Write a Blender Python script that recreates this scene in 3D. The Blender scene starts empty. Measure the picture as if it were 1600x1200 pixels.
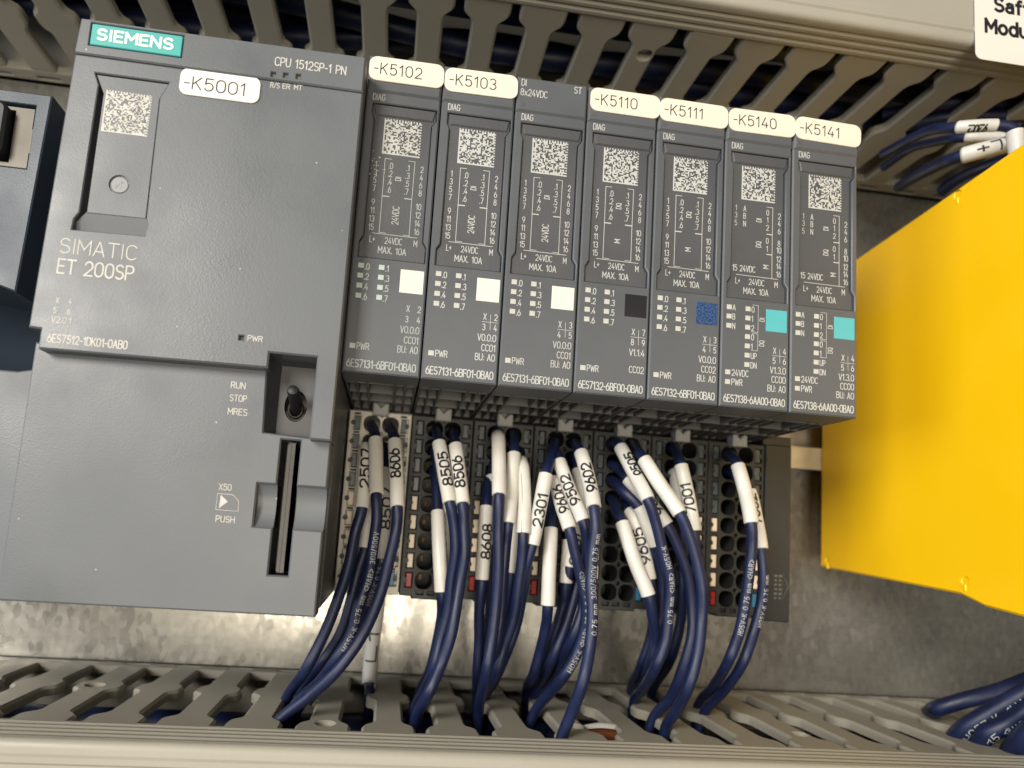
import bpy, bmesh, math, random
from mathutils import Vector
from mathutils.geometry import tessellate_polygon
random.seed(7)
C = bpy.context.scene.collection
sc = bpy.context.scene
MM = 0.001          # everything below is written in millimetres

# ------------------------------------------------------------------ camera
F_PX, CX, CY = 1049.968, 725.288, 711.202          # for a 1600 x 1200 frame
ROT = ((0.9911129592729526, -0.11433623086914987, 0.06798770677002551),
       (-0.0800974026614052, -0.10488840190320901, 0.9912531610204769),
       (-0.10620502835603987, -0.9878894925328578, -0.11311428952641399))
CAM = (10.93, -184.08, 16.34)
from mathutils import Matrix
cam_d = bpy.data.cameras.new('camera')
cam = bpy.data.objects.new('camera', cam_d); C.objects.link(cam)
cam_d.sensor_width = 36; cam_d.lens = F_PX * 36 / 1600
cam_d.shift_x = -(CX - 800) / 1600; cam_d.shift_y = (CY - 600) / 1600
cam_d.clip_start = 0.01; cam_d.clip_end = 20
m3 = Matrix(ROT).transposed()
cam.matrix_world = Matrix.Translation(Vector(CAM) * MM) @ m3.to_4x4()
cam_d.dof.use_dof = True; cam_d.dof.focus_distance = 0.133; cam_d.dof.aperture_fstop = 14
sc.camera = cam

# ------------------------------------------------------------------ light
w = bpy.data.worlds.new('World'); sc.world = w; w.use_nodes = True
w.node_tree.nodes['Background'].inputs[0].default_value = (1.0, 0.96, 0.90, 1)
w.node_tree.nodes['Background'].inputs[1].default_value = 0.075
def area(name, loc, target, size, watts, col, size_y=None):
    l = bpy.data.lights.new(name, 'AREA'); l.energy = watts; l.color = col
    l.shape = 'RECTANGLE'; l.size = size * MM; l.size_y = (size_y or size) * MM
    o = bpy.data.objects.new(name, l); C.objects.link(o)
    o.location = Vector(loc) * MM
    o.rotation_euler = (Vector(target) - Vector(loc)).to_track_quat('-Z', 'Y').to_euler()
    return o
area('room_key_light', (-620, -980, 390), (20, 0, 30), 430, 16.5, (1.0, 0.95, 0.87))  # warm main light of the room, from front left and somewhat above
area('window_light', (-1250, -640, 40), (-40, 0, 50), 520, 8.5, (0.80, 0.90, 1.0))
area('added_glint_fill', (0, -950, -150), (20, 0, 0), 400, 5.6, (1.0, 0.90, 0.75))  # added low front fill: glint on the plate, light on the upper fingers
sc.view_settings.view_transform = 'Standard'; sc.view_settings.look = 'None'
sc.view_settings.exposure = 0.0

# ------------------------------------------------------------------ materials
def mat(name, col, rough=0.5, metal=0.0, spec=0.5, var=0.06, vscale=60, bump=0.0, bscale=900, rvar=0.08, coat=0.0):
    m = bpy.data.materials.new(name); m.use_nodes = True
    nt = m.node_tree; N = nt.nodes; L = nt.links
    b = N['Principled BSDF']
    b.inputs['Roughness'].default_value = rough; b.inputs['Metallic'].default_value = metal
    b.inputs['Specular IOR Level'].default_value = spec
    b.inputs['Coat Weight'].default_value = coat
    tc = N.new('ShaderNodeTexCoord')
    n1 = N.new('ShaderNodeTexNoise'); n1.inputs['Scale'].default_value = vscale; n1.inputs['Detail'].default_value = 5
    L.new(tc.outputs['Object'], n1.inputs['Vector'])
    r = N.new('ShaderNodeMapRange'); r.inputs['From Min'].default_value = 0.3; r.inputs['From Max'].default_value = 0.7
    r.inputs['To Min'].default_value = 1 - var; r.inputs['To Max'].default_value = 1 + var
    L.new(n1.outputs['Fac'], r.inputs['Value'])
    v = N.new('ShaderNodeVectorMath'); v.operation = 'SCALE'; v.inputs[0].default_value = col
    L.new(r.outputs['Result'], v.inputs['Scale']); L.new(v.outputs['Vector'], b.inputs['Base Color'])
    r2 = N.new('ShaderNodeMapRange'); r2.inputs['From Min'].default_value = 0.3; r2.inputs['From Max'].default_value = 0.7
    r2.inputs['To Min'].default_value = rough - rvar; r2.inputs['To Max'].default_value = rough + rvar
    L.new(n1.outputs['Fac'], r2.inputs['Value']); L.new(r2.outputs['Result'], b.inputs['Roughness'])
    if bump:
        n2 = N.new('ShaderNodeTexNoise'); n2.inputs['Scale'].default_value = bscale; n2.inputs['Detail'].default_value = 3
        L.new(tc.outputs['Object'], n2.inputs['Vector'])
        bp = N.new('ShaderNodeBump'); bp.inputs['Strength'].default_value = bump; bp.inputs['Distance'].default_value = 0.00015
        L.new(n2.outputs['Fac'], bp.inputs['Height']); L.new(bp.outputs['Normal'], b.inputs['Normal'])
    return m
def dusty(m, amount=0.75, scale=520, col=(0.5, 0.5, 0.48)):
    """sparse pale dust specks on a plastic"""
    nt = m.node_tree; N = nt.nodes; L = nt.links; b = N['Principled BSDF']
    src = b.inputs['Base Color'].links[0].from_socket
    tc = N.new('ShaderNodeTexCoord'); vo = N.new('ShaderNodeTexVoronoi'); vo.inputs['Scale'].default_value = scale
    L.new(tc.outputs['Object'], vo.inputs['Vector'])
    lt = N.new('ShaderNodeMath'); lt.operation = 'LESS_THAN'; lt.inputs[1].default_value = 0.075
    L.new(vo.outputs['Distance'], lt.inputs[0])
    sp = N.new('ShaderNodeSeparateColor'); L.new(vo.outputs['Color'], sp.inputs['Color'])
    gt = N.new('ShaderNodeMath'); gt.operation = 'GREATER_THAN'; gt.inputs[1].default_value = 0.93
    L.new(sp.outputs['Red'], gt.inputs[0])
    mu = N.new('ShaderNodeMath'); mu.operation = 'MULTIPLY'; L.new(lt.outputs[0], mu.inputs[0]); L.new(gt.outputs[0], mu.inputs[1])
    mu2 = N.new('ShaderNodeMath'); mu2.operation = 'MULTIPLY'; mu2.inputs[1].default_value = amount; L.new(mu.outputs[0], mu2.inputs[0])
    mx = N.new('ShaderNodeMix'); mx.data_type = 'RGBA'; mx.inputs['B'].default_value = (*col, 1)
    L.new(mu2.outputs[0], mx.inputs['Factor']); L.new(src, mx.inputs['A']); L.new(mx.outputs['Result'], b.inputs['Base Color'])
    return m
M = {}
M['grey'] = dusty(mat('anthracite_plastic', (0.104, 0.112, 0.120), 0.42, bump=0.16, bscale=3200, var=0.05, vscale=45, rvar=0.13))
M['grey_io'] = dusty(mat('module_plastic', (0.090, 0.096, 0.104), 0.42, bump=0.16, bscale=3200, var=0.05), 0.4)
M['panel_io'] = mat('label_plate_plastic', (0.074, 0.077, 0.082), 0.46, bump=0.3, bscale=2600, var=0.05)
M['grille'] = mat('grille_plastic', (0.085, 0.085, 0.083), 0.5, var=0.08)
M['black'] = mat('black_plastic', (0.012, 0.012, 0.012), 0.5, var=0.1)
M['bu'] = mat('shaded_base_unit_plastic', (0.018, 0.019, 0.018), 0.55, var=0.08, bump=0.3)  # dark plastic, darkened further to hold the shade under the modules
M['bu_light'] = mat('pale_base_unit_plastic', (0.52, 0.485, 0.41), 0.38, var=0.05)
M['navy_plastic'] = mat('bus_adapter_plastic', (0.034, 0.047, 0.066), 0.45, var=0.05, bump=0.3, bscale=2600)
M['tab_dark'] = mat('dark_release_plastic', (0.070, 0.085, 0.088), 0.3, var=0.08)
M['tab_cream'] = mat('cream_release_plastic', (0.78, 0.66, 0.50), 0.4, var=0.05)
M['tab_red'] = mat('red_release_plastic', (0.34, 0.012, 0.010), 0.45, var=0.05)
M['tab_blue'] = mat('blue_release_plastic', (0.02, 0.16, 0.28), 0.4, var=0.05)
M['print'] = mat('pale_print', (0.46, 0.465, 0.44), 0.6, var=0.05, rvar=0.02)
M['print_dim'] = mat('worn_print', (0.36, 0.39, 0.37), 0.6, var=0.15, vscale=400, rvar=0.02)
M['print_cpu'] = mat('warm_print', (0.50, 0.48, 0.43), 0.6, var=0.15, vscale=300, rvar=0.02)
M['logo_white'] = mat('logo_print', (0.82, 0.80, 0.72), 0.5, var=0.02)
M['ink'] = mat('black_ink', (0.012, 0.012, 0.014), 0.5, var=0.02, rvar=0.02)
M['teal'] = mat('teal_logo_plate', (0.045, 0.335, 0.305), 0.4, var=0.03)
M['label'] = mat('cream_label_paper', (0.70, 0.635, 0.53), 0.55, var=0.02)
M['label_cpu'] = mat('white_label_paper', (0.70, 0.665, 0.60), 0.5, var=0.02)
M['tag_white'] = mat('white_tag', (0.68, 0.65, 0.58), 0.5, var=0.02)
M['tag_black'] = mat('black_tag', (0.010, 0.010, 0.012), 0.45, var=0.02)
M['tag_cyan'] = mat('cyan_tag', (0.085, 0.40, 0.44), 0.5, var=0.02)
M['tag_navy'] = mat('speckled_blue_tag', (0.020, 0.055, 0.15), 0.5, var=0.9, vscale=2400, rvar=0.02)
M['led'] = mat('led_window', (0.48, 0.48, 0.43), 0.35, var=0.06, vscale=900)
M['led_dim'] = mat('led_window_dim', (0.42, 0.50, 0.47), 0.35, var=0.06, vscale=900)
M['wire'] = mat('dark_blue_pvc', (0.0048, 0.0105, 0.046), 0.50, var=0.25, vscale=160, bump=0.5, bscale=420)
M['wire_b'] = mat('blue_pvc', (0.007, 0.028, 0.095), 0.45, var=0.12, vscale=120)
M['sleeve'] = mat('white_marker_sleeve', (0.60, 0.58, 0.53), 0.42, var=0.06, vscale=200, bump=0.3, bscale=500)
M['brown'] = mat('brown_pvc', (0.12, 0.035, 0.012), 0.45)
M['duct'] = mat('stone_grey_pvc', (0.320, 0.300, 0.248), 0.50, var=0.035, vscale=40, bump=0.25, bscale=900)
M['yellow'] = mat('yellow_plastic', (0.97, 0.56, 0.001), 0.45, var=0.015, bump=0.15, bscale=1500)
M['chrome'] = mat('plated_metal', (0.11, 0.10, 0.085), 0.5, metal=0.6, var=0.05)
M['brass'] = mat('brass_contact', (0.10, 0.062, 0.024), 0.5, metal=1.0, var=0.3, vscale=900)
M['rail'] = mat('zinc_rail', (0.60, 0.56, 0.45), 0.42, metal=0.85, var=0.1, vscale=200)
M['card'] = mat('memory_card_plastic', (0.034, 0.030, 0.024), 0.42, var=0.3, vscale=300)
M['clip'] = mat('clip_plastic', (0.26, 0.26, 0.25), 0.3, var=0.05)
M['bay'] = mat('bay_dark_plastic', (0.012, 0.018, 0.028), 0.85, spec=0.15, var=0.05)
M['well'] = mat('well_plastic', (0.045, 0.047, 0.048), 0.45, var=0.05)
M['print_wire'] = mat('cable_print', (0.30, 0.31, 0.32), 0.6, var=0.4, vscale=900, rvar=0.02)
M['scrape'] = mat('scraped_plastic', (0.42, 0.42, 0.40), 0.35, var=0.7, vscale=1500)
M['dimple'] = mat('worn_plastic', (0.17, 0.175, 0.18), 0.4, var=0.3, vscale=700)

def galvanised():
    m = bpy.data.materials.new('galvanised_steel'); m.use_nodes = True
    nt = m.node_tree; N = nt.nodes; L = nt.links; b = N['Principled BSDF']
    b.inputs['Metallic'].default_value = 0.9
    tc = N.new('ShaderNodeTexCoord')
    def noise(scale, detail, dist=0.0):
        n = N.new('ShaderNodeTexNoise'); n.inputs['Scale'].default_value = scale; n.inputs['Detail'].default_value = detail
        n.inputs['Distortion'].default_value = dist; L.new(tc.outputs['Object'], n.inputs['Vector']); return n.outputs['Fac']
    def rng(s, a, b_, lo=0.3, hi=0.7):
        r = N.new('ShaderNodeMapRange'); r.inputs['From Min'].default_value = lo; r.inputs['From Max'].default_value = hi
        r.inputs['To Min'].default_value = a; r.inputs['To Max'].default_value = b_; L.new(s, r.inputs['Value']); return r.outputs['Result']
    big = noise(30, 3, 0.3); mid = noise(620, 5, 0.3); fine = noise(2200, 2)
    vo = N.new('ShaderNodeTexVoronoi'); vo.inputs['Scale'].default_value = 700
    wv = N.new('ShaderNodeMapping'); wv.inputs['Scale'].default_value = (1.0, 1.0, 0.55); L.new(tc.outputs['Object'], wv.inputs['Vector']); L.new(wv.outputs['Vector'], vo.inputs['Vector'])
    sp = N.new('ShaderNodeSeparateColor'); L.new(vo.outputs['Color'], sp.inputs['Color'])
    mp_ = N.new('ShaderNodeMapping'); mp_.inputs['Scale'].default_value = (30, 1, 900); L.new(tc.outputs['Object'], mp_.inputs['Vector'])
    ns = N.new('ShaderNodeTexNoise'); ns.inputs['Scale'].default_value = 1.0; ns.inputs['Detail'].default_value = 2; L.new(mp_.outputs['Vector'], ns.inputs['Vector'])
    def mul(x, y):
        a_ = N.new('ShaderNodeMath'); a_.operation = 'MULTIPLY'; L.new(x, a_.inputs[0]); L.new(y, a_.inputs[1]); return a_.outputs[0]
    tone = mul(mul(rng(mid, 0.90, 1.09), rng(sp.outputs['Red'], 0.94, 1.06, 0, 1)), mul(rng(big, 0.95, 1.04), rng(ns.outputs['Fac'], 0.96, 1.03)))
    v = N.new('ShaderNodeVectorMath'); v.operation = 'SCALE'; v.inputs[0].default_value = (0.42, 0.405, 0.36)
    L.new(tone, v.inputs['Scale']); L.new(v.outputs['Vector'], b.inputs['Base Color'])
    b.inputs['Metallic'].default_value = 0.72
    rr = N.new('ShaderNodeMath'); rr.operation = 'ADD'; L.new(rng(big, 0.26, 0.36), rr.inputs[0]); L.new(rng(sp.outputs['Green'], -0.07, 0.07, 0, 1), rr.inputs[1])
    L.new(rr.outputs[0], b.inputs['Roughness'])
    bp = N.new('ShaderNodeBump'); bp.inputs['Strength'].default_value = 0.12; bp.inputs['Distance'].default_value = 0.0001
    L.new(mid, bp.inputs['Height']); L.new(bp.outputs['Normal'], b.inputs['Normal'])
    return m
M['galv'] = galvanised()

# ------------------------------------------------------------------ helpers
def px(u, v, D):
    """the point at depth D (mm in front of the rail) seen at pixel u, v of the photograph"""
    a = Vector(((u - CX) / F_PX, -(v - CY) / F_PX, -1.0))
    d = m3 @ a; t = (-D - CAM[1]) / d.y
    p = Vector(CAM) + d * t
    return (p.x, D, p.z)
def pz(u, v, z):
    a = Vector(((u - CX) / F_PX, -(v - CY) / F_PX, -1.0))
    d = m3 @ a; t = (z - CAM[2]) / d.z
    p = Vector(CAM) + d * t
    return (p.x, -p.y, z)
FRONT = lambda a, b, c: (a, c, b)        # facing the viewer
DOWN = lambda a, b, c: (a, b, -c)
UP = lambda a, b, c: (a, b, c)
LEFT = lambda a, b, c: (-c, a, b)        # facing -x; a = depth, b = z

def inset(poly, d):
    n = len(poly); out = []
    ar = sum(poly[i][0] * poly[(i + 1) % n][1] - poly[(i + 1) % n][0] * poly[i][1] for i in range(n))
    s = 1 if ar > 0 else -1
    for i in range(n):
        p0, p1, p2 = Vector(poly[i - 1]), Vector(poly[i]), Vector(poly[(i + 1) % n])
        e1 = (p1 - p0).normalized(); e2 = (p2 - p1).normalized()
        n1 = Vector((-e1.y, e1.x)) * s; n2 = Vector((-e2.y, e2.x)) * s
        k = 1 + n1.dot(n2)
        q = p1 + (n1 + n2) * (d / max(k, 0.35))
        out.append((q.x, q.y))
    return out
def rect(a0, a1, b0, b1): return [(a0, b0), (a1, b0), (a1, b1), (a0, b1)]
def rrect(a0, a1, b0, b1, r, n=6):
    out = []
    for cx, cy, s in ((a1 - r, b0 + r, -90), (a1 - r, b1 - r, 0), (a0 + r, b1 - r, 90), (a0 + r, b0 + r, 180)):
        for k in range(n + 1):
            t = math.radians(s + 90 * k / n); out.append((cx + r * math.cos(t), cy + r * math.sin(t)))
    return out
def circ(a, b, r, n=20, rb=None):
    return [(a + r * math.cos(2 * math.pi * k / n), b + (rb or r) * math.sin(2 * math.pi * k / n)) for k in range(n)]

class MB:
    def __init__(s): s.v = []; s.f = []
    def add(s, vs, fs):
        o = len(s.v); s.v += list(vs); s.f += [tuple(o + i for i in f) for f in fs]
    def box(s, x0, x1, d0, d1, z0, z1):
        s.add([(x0, d0, z0), (x1, d0, z0), (x1, d1, z0), (x0, d1, z0), (x0, d0, z1), (x1, d0, z1), (x1, d1, z1), (x0, d1, z1)],
              [(0, 1, 2, 3), (4, 5, 6, 7), (0, 1, 5, 4), (1, 2, 6, 5), (2, 3, 7, 6), (3, 0, 4, 7)])
    def fill(s, loops, c, mp):
        tri = tessellate_polygon([[Vector((a, b, 0)) for a, b in l] for l in loops])
        flat = [q for l in loops for q in l]
        s.add([mp(a, b, c) for a, b in flat], tri)
    def band(s, l1, c1, l2, c2, mp):
        n = len(l1)
        s.add([mp(a, b, c1) for a, b in l1] + [mp(a, b, c2) for a, b in l2],
              [(i, (i + 1) % n, n + (i + 1) % n, n + i) for i in range(n)])
    def plate(s, outer, holes=(), c=0, t=1, b=0.15, mp=FRONT, back=True):
        """slab with its face at c, chamfered rim, thickness t; holes = (loop, depth or None for through)"""
        top = inset(outer, b)
        loops = [top]; 
        s.band(top, c, outer, c - b, mp); s.band(outer, c - b, outer, c - t, mp)
        bl = [outer]
        for h, dep in holes:
            hb = b * 0.6
            e = inset(h, -hb); loops.append(e)
            s.band(e, c, h, c - hb, mp)
            dd = t if dep is None else dep
            s.band(h, c - hb, h, c - dd, mp)
            if dep is not None: s.fill([h], c - dep, mp)
            else: bl.append(h)
        s.fill(loops, c, mp)
        if back: s.fill(bl, c - t, mp)
    def tube(s, pts, r, seg=12, cap=True):
        fr = frames(pts); n = len(pts); vs = []
        for i, (T, N_, B_) in enumerate(fr):
            ri = r[i] if isinstance(r, (list, tuple)) else r
            p = Vector(pts[i])
            for k in range(seg):
                t = 2 * math.pi * k / seg
                vs.append(tuple(p + (N_ * math.cos(t) + B_ * math.sin(t)) * ri))
        fs = [(i * seg + k, i * seg + (k + 1) % seg, (i + 1) * seg + (k + 1) % seg, (i + 1) * seg + k) for i in range(n - 1) for k in range(seg)]
        if cap: fs += [tuple(range(seg)), tuple((n - 1) * seg + k for k in range(seg))]
        s.add(vs, fs)
    def text(s, st, a, b, h, c, sw=0.16, wx=0.72, rot=0, align='l', track=1.35, mp=FRONT):
        qs, wd = strokes(st, track)
        k = h / 6.0; hw = sw / 2
        off = {'l': 0, 'c': -wd / 2 * k * wx, 'r': -wd * k * wx}[align]
        cr, sr = math.cos(math.radians(rot)), math.sin(math.radians(rot))
        for qi, line in enumerate(qs):
            P_ = [(x * k * wx + off, y * k) for x, y in line]
            L_, R_ = ribbon(P_, hw)
            zz = c + (qi % 7) * 0.0035
            vs = []
            for (x, y) in L_ + R_: vs.append(mp(a + x * cr - y * sr, b + x * sr + y * cr, zz))
            n = len(P_)
            s.add(vs, [(i, i + 1, n + i + 1, n + i) for i in range(n - 1)])
        return wd * k * wx
    def line(s, pts, sw, c, mp=FRONT):
        L_, R_ = ribbon(pts, sw / 2); n = len(pts)
        s.add([mp(x, y, c) for x, y in L_ + R_], [(i, i + 1, n + i + 1, n + i) for i in range(n - 1)])
    def mesh(s, name, material, loc=(0, 0, 0), smooth=35, recalc=True):
        me = bpy.data.meshes.new(name)
        me.from_pydata([((x - loc[0]) * MM, -(d - loc[1]) * MM, (z - loc[2]) * MM) for x, d, z in s.v], [], s.f)
        if recalc:
            bm = bmesh.new(); bm.from_mesh(me)
            bmesh.ops.remove_doubles(bm, verts=bm.verts, dist=2e-6 if smooth else 1e-9)
            bmesh.ops.recalc_face_normals(bm, faces=bm.faces); bm.to_mesh(me); bm.free()
        if smooth:
            for p in me.polygons: p.use_smooth = True
            me.set_sharp_from_angle(angle=math.radians(smooth))
        me.materials.append(material); me.update()
        return me

def frames(pts, up=None):
    n = len(pts); out = []; P_ = [Vector(p) for p in pts]
    N_ = None
    for i in range(n):
        T = (P_[min(i + 1, n - 1)] - P_[max(i - 1, 0)]).normalized()
        if up is not None: N_ = (up - T * up.dot(T)).normalized()
        elif N_ is None:
            a = Vector((0, 1, 0)) if abs(T.y) < 0.8 else Vector((1, 0, 0))
            N_ = (a - T * a.dot(T)).normalized()
        else: N_ = (N_ - T * N_.dot(T)).normalized()
        out.append((T, N_, T.cross(N_)))
    return out
def catmull(P_, n=6):
    P_ = [Vector(p) for p in P_]; out = []; idx = []
    Q = [P_[0] * 2 - P_[1]] + P_ + [P_[-1] * 2 - P_[-2]]
    for i in range(1, len(Q) - 2):
        p0, p1, p2, p3 = Q[i - 1], Q[i], Q[i + 1], Q[i + 2]
        idx.append(len(out))
        # centripetal-ish: limit tangents by chord
        d = (p2 - p1).length; t1 = (p2 - p0); t2 = (p3 - p1)
        if t1.length > 1e-9: t1 = t1.normalized() * d
        if t2.length > 1e-9: t2 = t2.normalized() * d
        for k in range(n):
            t = k / n
            h00 = 2 * t**3 - 3 * t**2 + 1; h10 = t**3 - 2 * t**2 + t; h01 = -2 * t**3 + 3 * t**2; h11 = t**3 - t**2
            out.append(p1 * h00 + t1 * h10 + p2 * h01 + t2 * h11)
    idx.append(len(out)); out.append(P_[-1])
    return out, idx
def ribbon(P_, hw):
    n = len(P_); L_ = []; R_ = []
    cl = n > 2 and abs(P_[0][0] - P_[-1][0]) < 1e-6 and abs(P_[0][1] - P_[-1][1]) < 1e-6
    for i in range(n):
        p = Vector(P_[i])
        a = Vector(P_[i - 1]) if i > 0 else (Vector(P_[-2]) if cl else None)
        b = Vector(P_[i + 1]) if i < n - 1 else (Vector(P_[1]) if cl else None)
        e1 = (p - a).normalized() if a is not None else None
        e2 = (b - p).normalized() if b is not None else None
        if e1 is None: e1 = e2; p = p - e2 * hw * 0.8
        if e2 is None: e2 = e1; p = p + e1 * hw * 0.8
        n1 = Vector((-e1.y, e1.x)); n2 = Vector((-e2.y, e2.x)); m_ = (n1 + n2)
        k = max(m_.length_squared / 2, 0.45)
        o = m_ * (hw / k)
        L_.append((p.x + o.x, p.y + o.y)); R_.append((p.x - o.x, p.y - o.y))
    return L_, R_

# ------------------------------------------------------------------ single-line lettering
def A_(cx, cy, rx, ry, a0, a1, n=10):
    return [(cx + rx * math.cos(math.radians(a0 + (a1 - a0) * k / n)), cy + ry * math.sin(math.radians(a0 + (a1 - a0) * k / n))) for k in range(n + 1)]
G = {
 '0': (4, [A_(2, 4, 2, 2, 0, 180) + A_(2, 2, 2, 2, 180, 360) + [(4, 4)]]),
 '1': (2.2, [[(0.1, 4.6), (1.7, 6), (1.7, 0)]]),
 '2': (4, [A_(2, 4.1, 1.9, 1.9, 165, -30) + [(0, 0), (4, 0)]]),
 '3': (4, [A_(1.9, 4.5, 1.75, 1.5, 150, -80, 10), A_(1.9, 1.55, 2.0, 1.55, 90, -150, 10)]),
 '4': (4, [[(2.4, 6), (0, 1.6), (4.1, 1.6)], [(3.0, 3.2), (3.0, 0)]]),
 '5': (4, [[(3.7, 6), (0.6, 6), (0.35, 3.2)] + A_(1.95, 1.95, 2.0, 1.95, 140, -150, 12)]),
 '6': (4, [A_(2, 1.9, 2, 1.9, 0, 360, 18), [(0.05, 2.2), (0.6, 3.8), (2.4, 6)]]),
 '7': (3.8, [[(0, 6), (3.8, 6), (1.3, 0)]]),
 '8': (4, [A_(2, 4.55, 1.65, 1.45, 0, 360, 16), A_(2, 1.6, 2, 1.6, 0, 360, 16)]),
 '9': (4, [A_(2, 4.1, 2, 1.9, 0, 360, 18), [(3.95, 3.8), (3.4, 2.2), (1.6, 0)]]),
 'A': (4.2, [[(0, 0), (2.1, 6), (4.2, 0)], [(0.7, 1.9), (3.5, 1.9)]]),
 'B': (3.9, [[(0, 0), (0, 6)], [(0.1, 6), (2, 6)] + A_(2.2, 4.6, 1.5, 1.4, 90, -90, 8) + [(0.1, 3.2)], [(2, 3.2)] + A_(2.3, 1.6, 1.6, 1.6, 90, -90, 8) + [(0, 0)]]),
 'C': (3.9, [A_(2.1, 4, 2.1, 2, 35, 180, 8) + A_(2.1, 2, 2.1, 2, 180, 325, 8)]),
 'D': (4, [[(0, 0), (0, 6), (1.8, 6)] + A_(1.9, 3.9, 2.1, 2.1, 80, 0, 6) + A_(1.9, 2.1, 2.1, 2.1, 0, -80, 6) + [(1.8, 0), (0, 0)]]),
 'E': (3.4, [[(3.4, 6), (0, 6), (0, 0), (3.4, 0)], [(0, 3.1), (3, 3.1)]]),
 'F': (3.4, [[(3.4, 6), (0, 6), (0, 0)], [(0, 3.1), (3, 3.1)]]),
 'G': (4, [A_(2.1, 4, 2.1, 2, 35, 180, 8) + A_(2.1, 2, 2.1, 2, 180, 340, 8) + [(4.1, 2.9), (2.4, 2.9)]]),
 'H': (4, [[(0, 0), (0, 6)], [(4, 0), (4, 6)], [(0, 3.1), (4, 3.1)]]),
 'I': (0.6, [[(0.3, 0), (0.3, 6)]]),
 'K': (4, [[(0, 0), (0, 6)], [(3.9, 6), (0.1, 2.4)], [(1.3, 3.5), (4, 0)]]),
 'L': (3.3, [[(0, 6), (0, 0), (3.3, 0)]]),
 'M': (4.8, [[(0, 0), (0, 6), (2.4, 2), (4.8, 6), (4.8, 0)]]),
 'N': (4.1, [[(0, 0), (0, 6), (4.1, 0), (4.1, 6)]]),
 'O': (4.2, [A_(2.1, 4, 2.1, 2, 0, 180) + A_(2.1, 2, 2.1, 2, 180, 360) + [(4.2, 4)]]),
 'P': (3.8, [[(0, 0), (0, 6)], [(0.1, 6), (2, 6)] + A_(2.1, 4.4, 1.7, 1.6, 90, -90, 8) + [(0, 2.8)]]),
 'Q': (4.2, [A_(2.1, 4, 2.1, 2, 0, 180) + A_(2.1, 2, 2.1, 2, 180, 360) + [(4.2, 4)], [(2.6, 1.4), (4.3, -0.4)]]),
 'R': (3.9, [[(0, 0), (0, 6)], [(0.1, 6), (2, 6)] + A_(2.1, 4.5, 1.7, 1.5, 90, -90, 8) + [(0, 3)], [(2, 3), (3.9, 0)]]),
 'S': (3.9, [A_(1.95, 4.5, 1.75, 1.5, 30, 250, 10) + A_(1.95, 1.55, 1.95, 1.55, 75, -145, 10)]),
 'T': (4.2, [[(0, 6), (4.2, 6)], [(2.1, 6), (2.1, 0)]]),
 'U': (4, [[(0, 6)] + A_(2, 2, 2, 2, 180, 360) + [(4, 6)]]),
 'V': (4.2, [[(0, 6), (2.1, 0), (4.2, 6)]]),
 'W': (6, [[(0, 6), (1.5, 0), (3, 5), (4.5, 0), (6, 6)]]),
 'X': (4, [[(0, 0), (4, 6)], [(0, 6), (4, 0)]]),
 'Z': (4, [[(0, 6), (4, 6), (0, 0), (4, 0)]]),
 'x': (3.4, [[(0, 0), (3.4, 4)], [(0, 4), (3.4, 0)]]),
 'a': (3.4, [[(0.5, 3.6), (1.6, 4.2), (2.9, 3.9), (3.2, 3), (3.2, 0)], A_(1.6, 1.25, 1.55, 1.25, 0, 360, 14)]),
 'f': (2.2, [[(2.4, 6.1), (1.5, 6.1), (1.0, 5.4), (1.0, 0)], [(0, 4.1), (2.2, 4.1)]]),
 't': (2.2, [[(1.0, 5.6), (1.0, 0.7), (1.4, 0.05), (2.3, 0.1)], [(0, 4.1), (2.2, 4.1)]]),
 'o': (3.6, [A_(1.8, 2.1, 1.8, 2.1, 0, 360, 16)]),
 'd': (3.6, [A_(1.75, 2.1, 1.75, 2.1, 0, 360, 16), [(3.5, 0), (3.5, 6.2)]]),
 'u': (3.5, [[(0, 4.1)] + A_(1.7, 1.7, 1.7, 1.7, 180, 330, 8) + [(3.4, 4.1)], [(3.4, 4.1), (3.4, 0)]]),
 'm': (5.4, [[(0, 0), (0, 4.1)], [(0, 2.8), (1.2, 4.1), (2.6, 3.4), (2.7, 0)], [(2.7, 2.8), (3.9, 4.1), (5.3, 3.4), (5.4, 0)]]),
 '-': (2.2, [[(0, 2.7), (2.2, 2.7)]]),
 '+': (3.0, [[(0, 3), (3, 3)], [(1.5, 1.5), (1.5, 4.5)]]),
 '.': (0.6, [[(0.3, 0), (0.3, 0.5)]]),
 ':': (0.6, [[(0.3, 0.2), (0.3, 0.8)], [(0.3, 3.2), (0.3, 3.8)]]),
 '/': (2.6, [[(0, -0.4), (2.6, 6.3)]]),
 '<': (4, [[(4, 0.4), (0, 3), (4, 5.6), (4, 0.4)]]),
 '>': (4, [[(0, 0.4), (4, 3), (0, 5.6), (0, 0.4)]]),
 ' ': (2.2, []),
}
def split_sharp(l):
    out = []; cur = [l[0]]
    for i in range(1, len(l)):
        cur.append(l[i])
        if i < len(l) - 1:
            e1 = Vector(l[i]) - Vector(l[i - 1]); e2 = Vector(l[i + 1]) - Vector(l[i])
            if e1.length > 1e-6 and e2.length > 1e-6 and e1.normalized().dot(e2.normalized()) < -0.05:
                out.append(cur); cur = [l[i]]
    out.append(cur)
    return [c for c in out if len(c) > 1]
def strokes(st, track=1.35):
    x = 0; out = []
    for ch in st:
        wd, ls = G[ch]
        for l in ls: out += [[(x + a, b) for a, b in s_] for s_ in split_sharp(l)]
        x += wd + track
    return out, x - track

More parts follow.
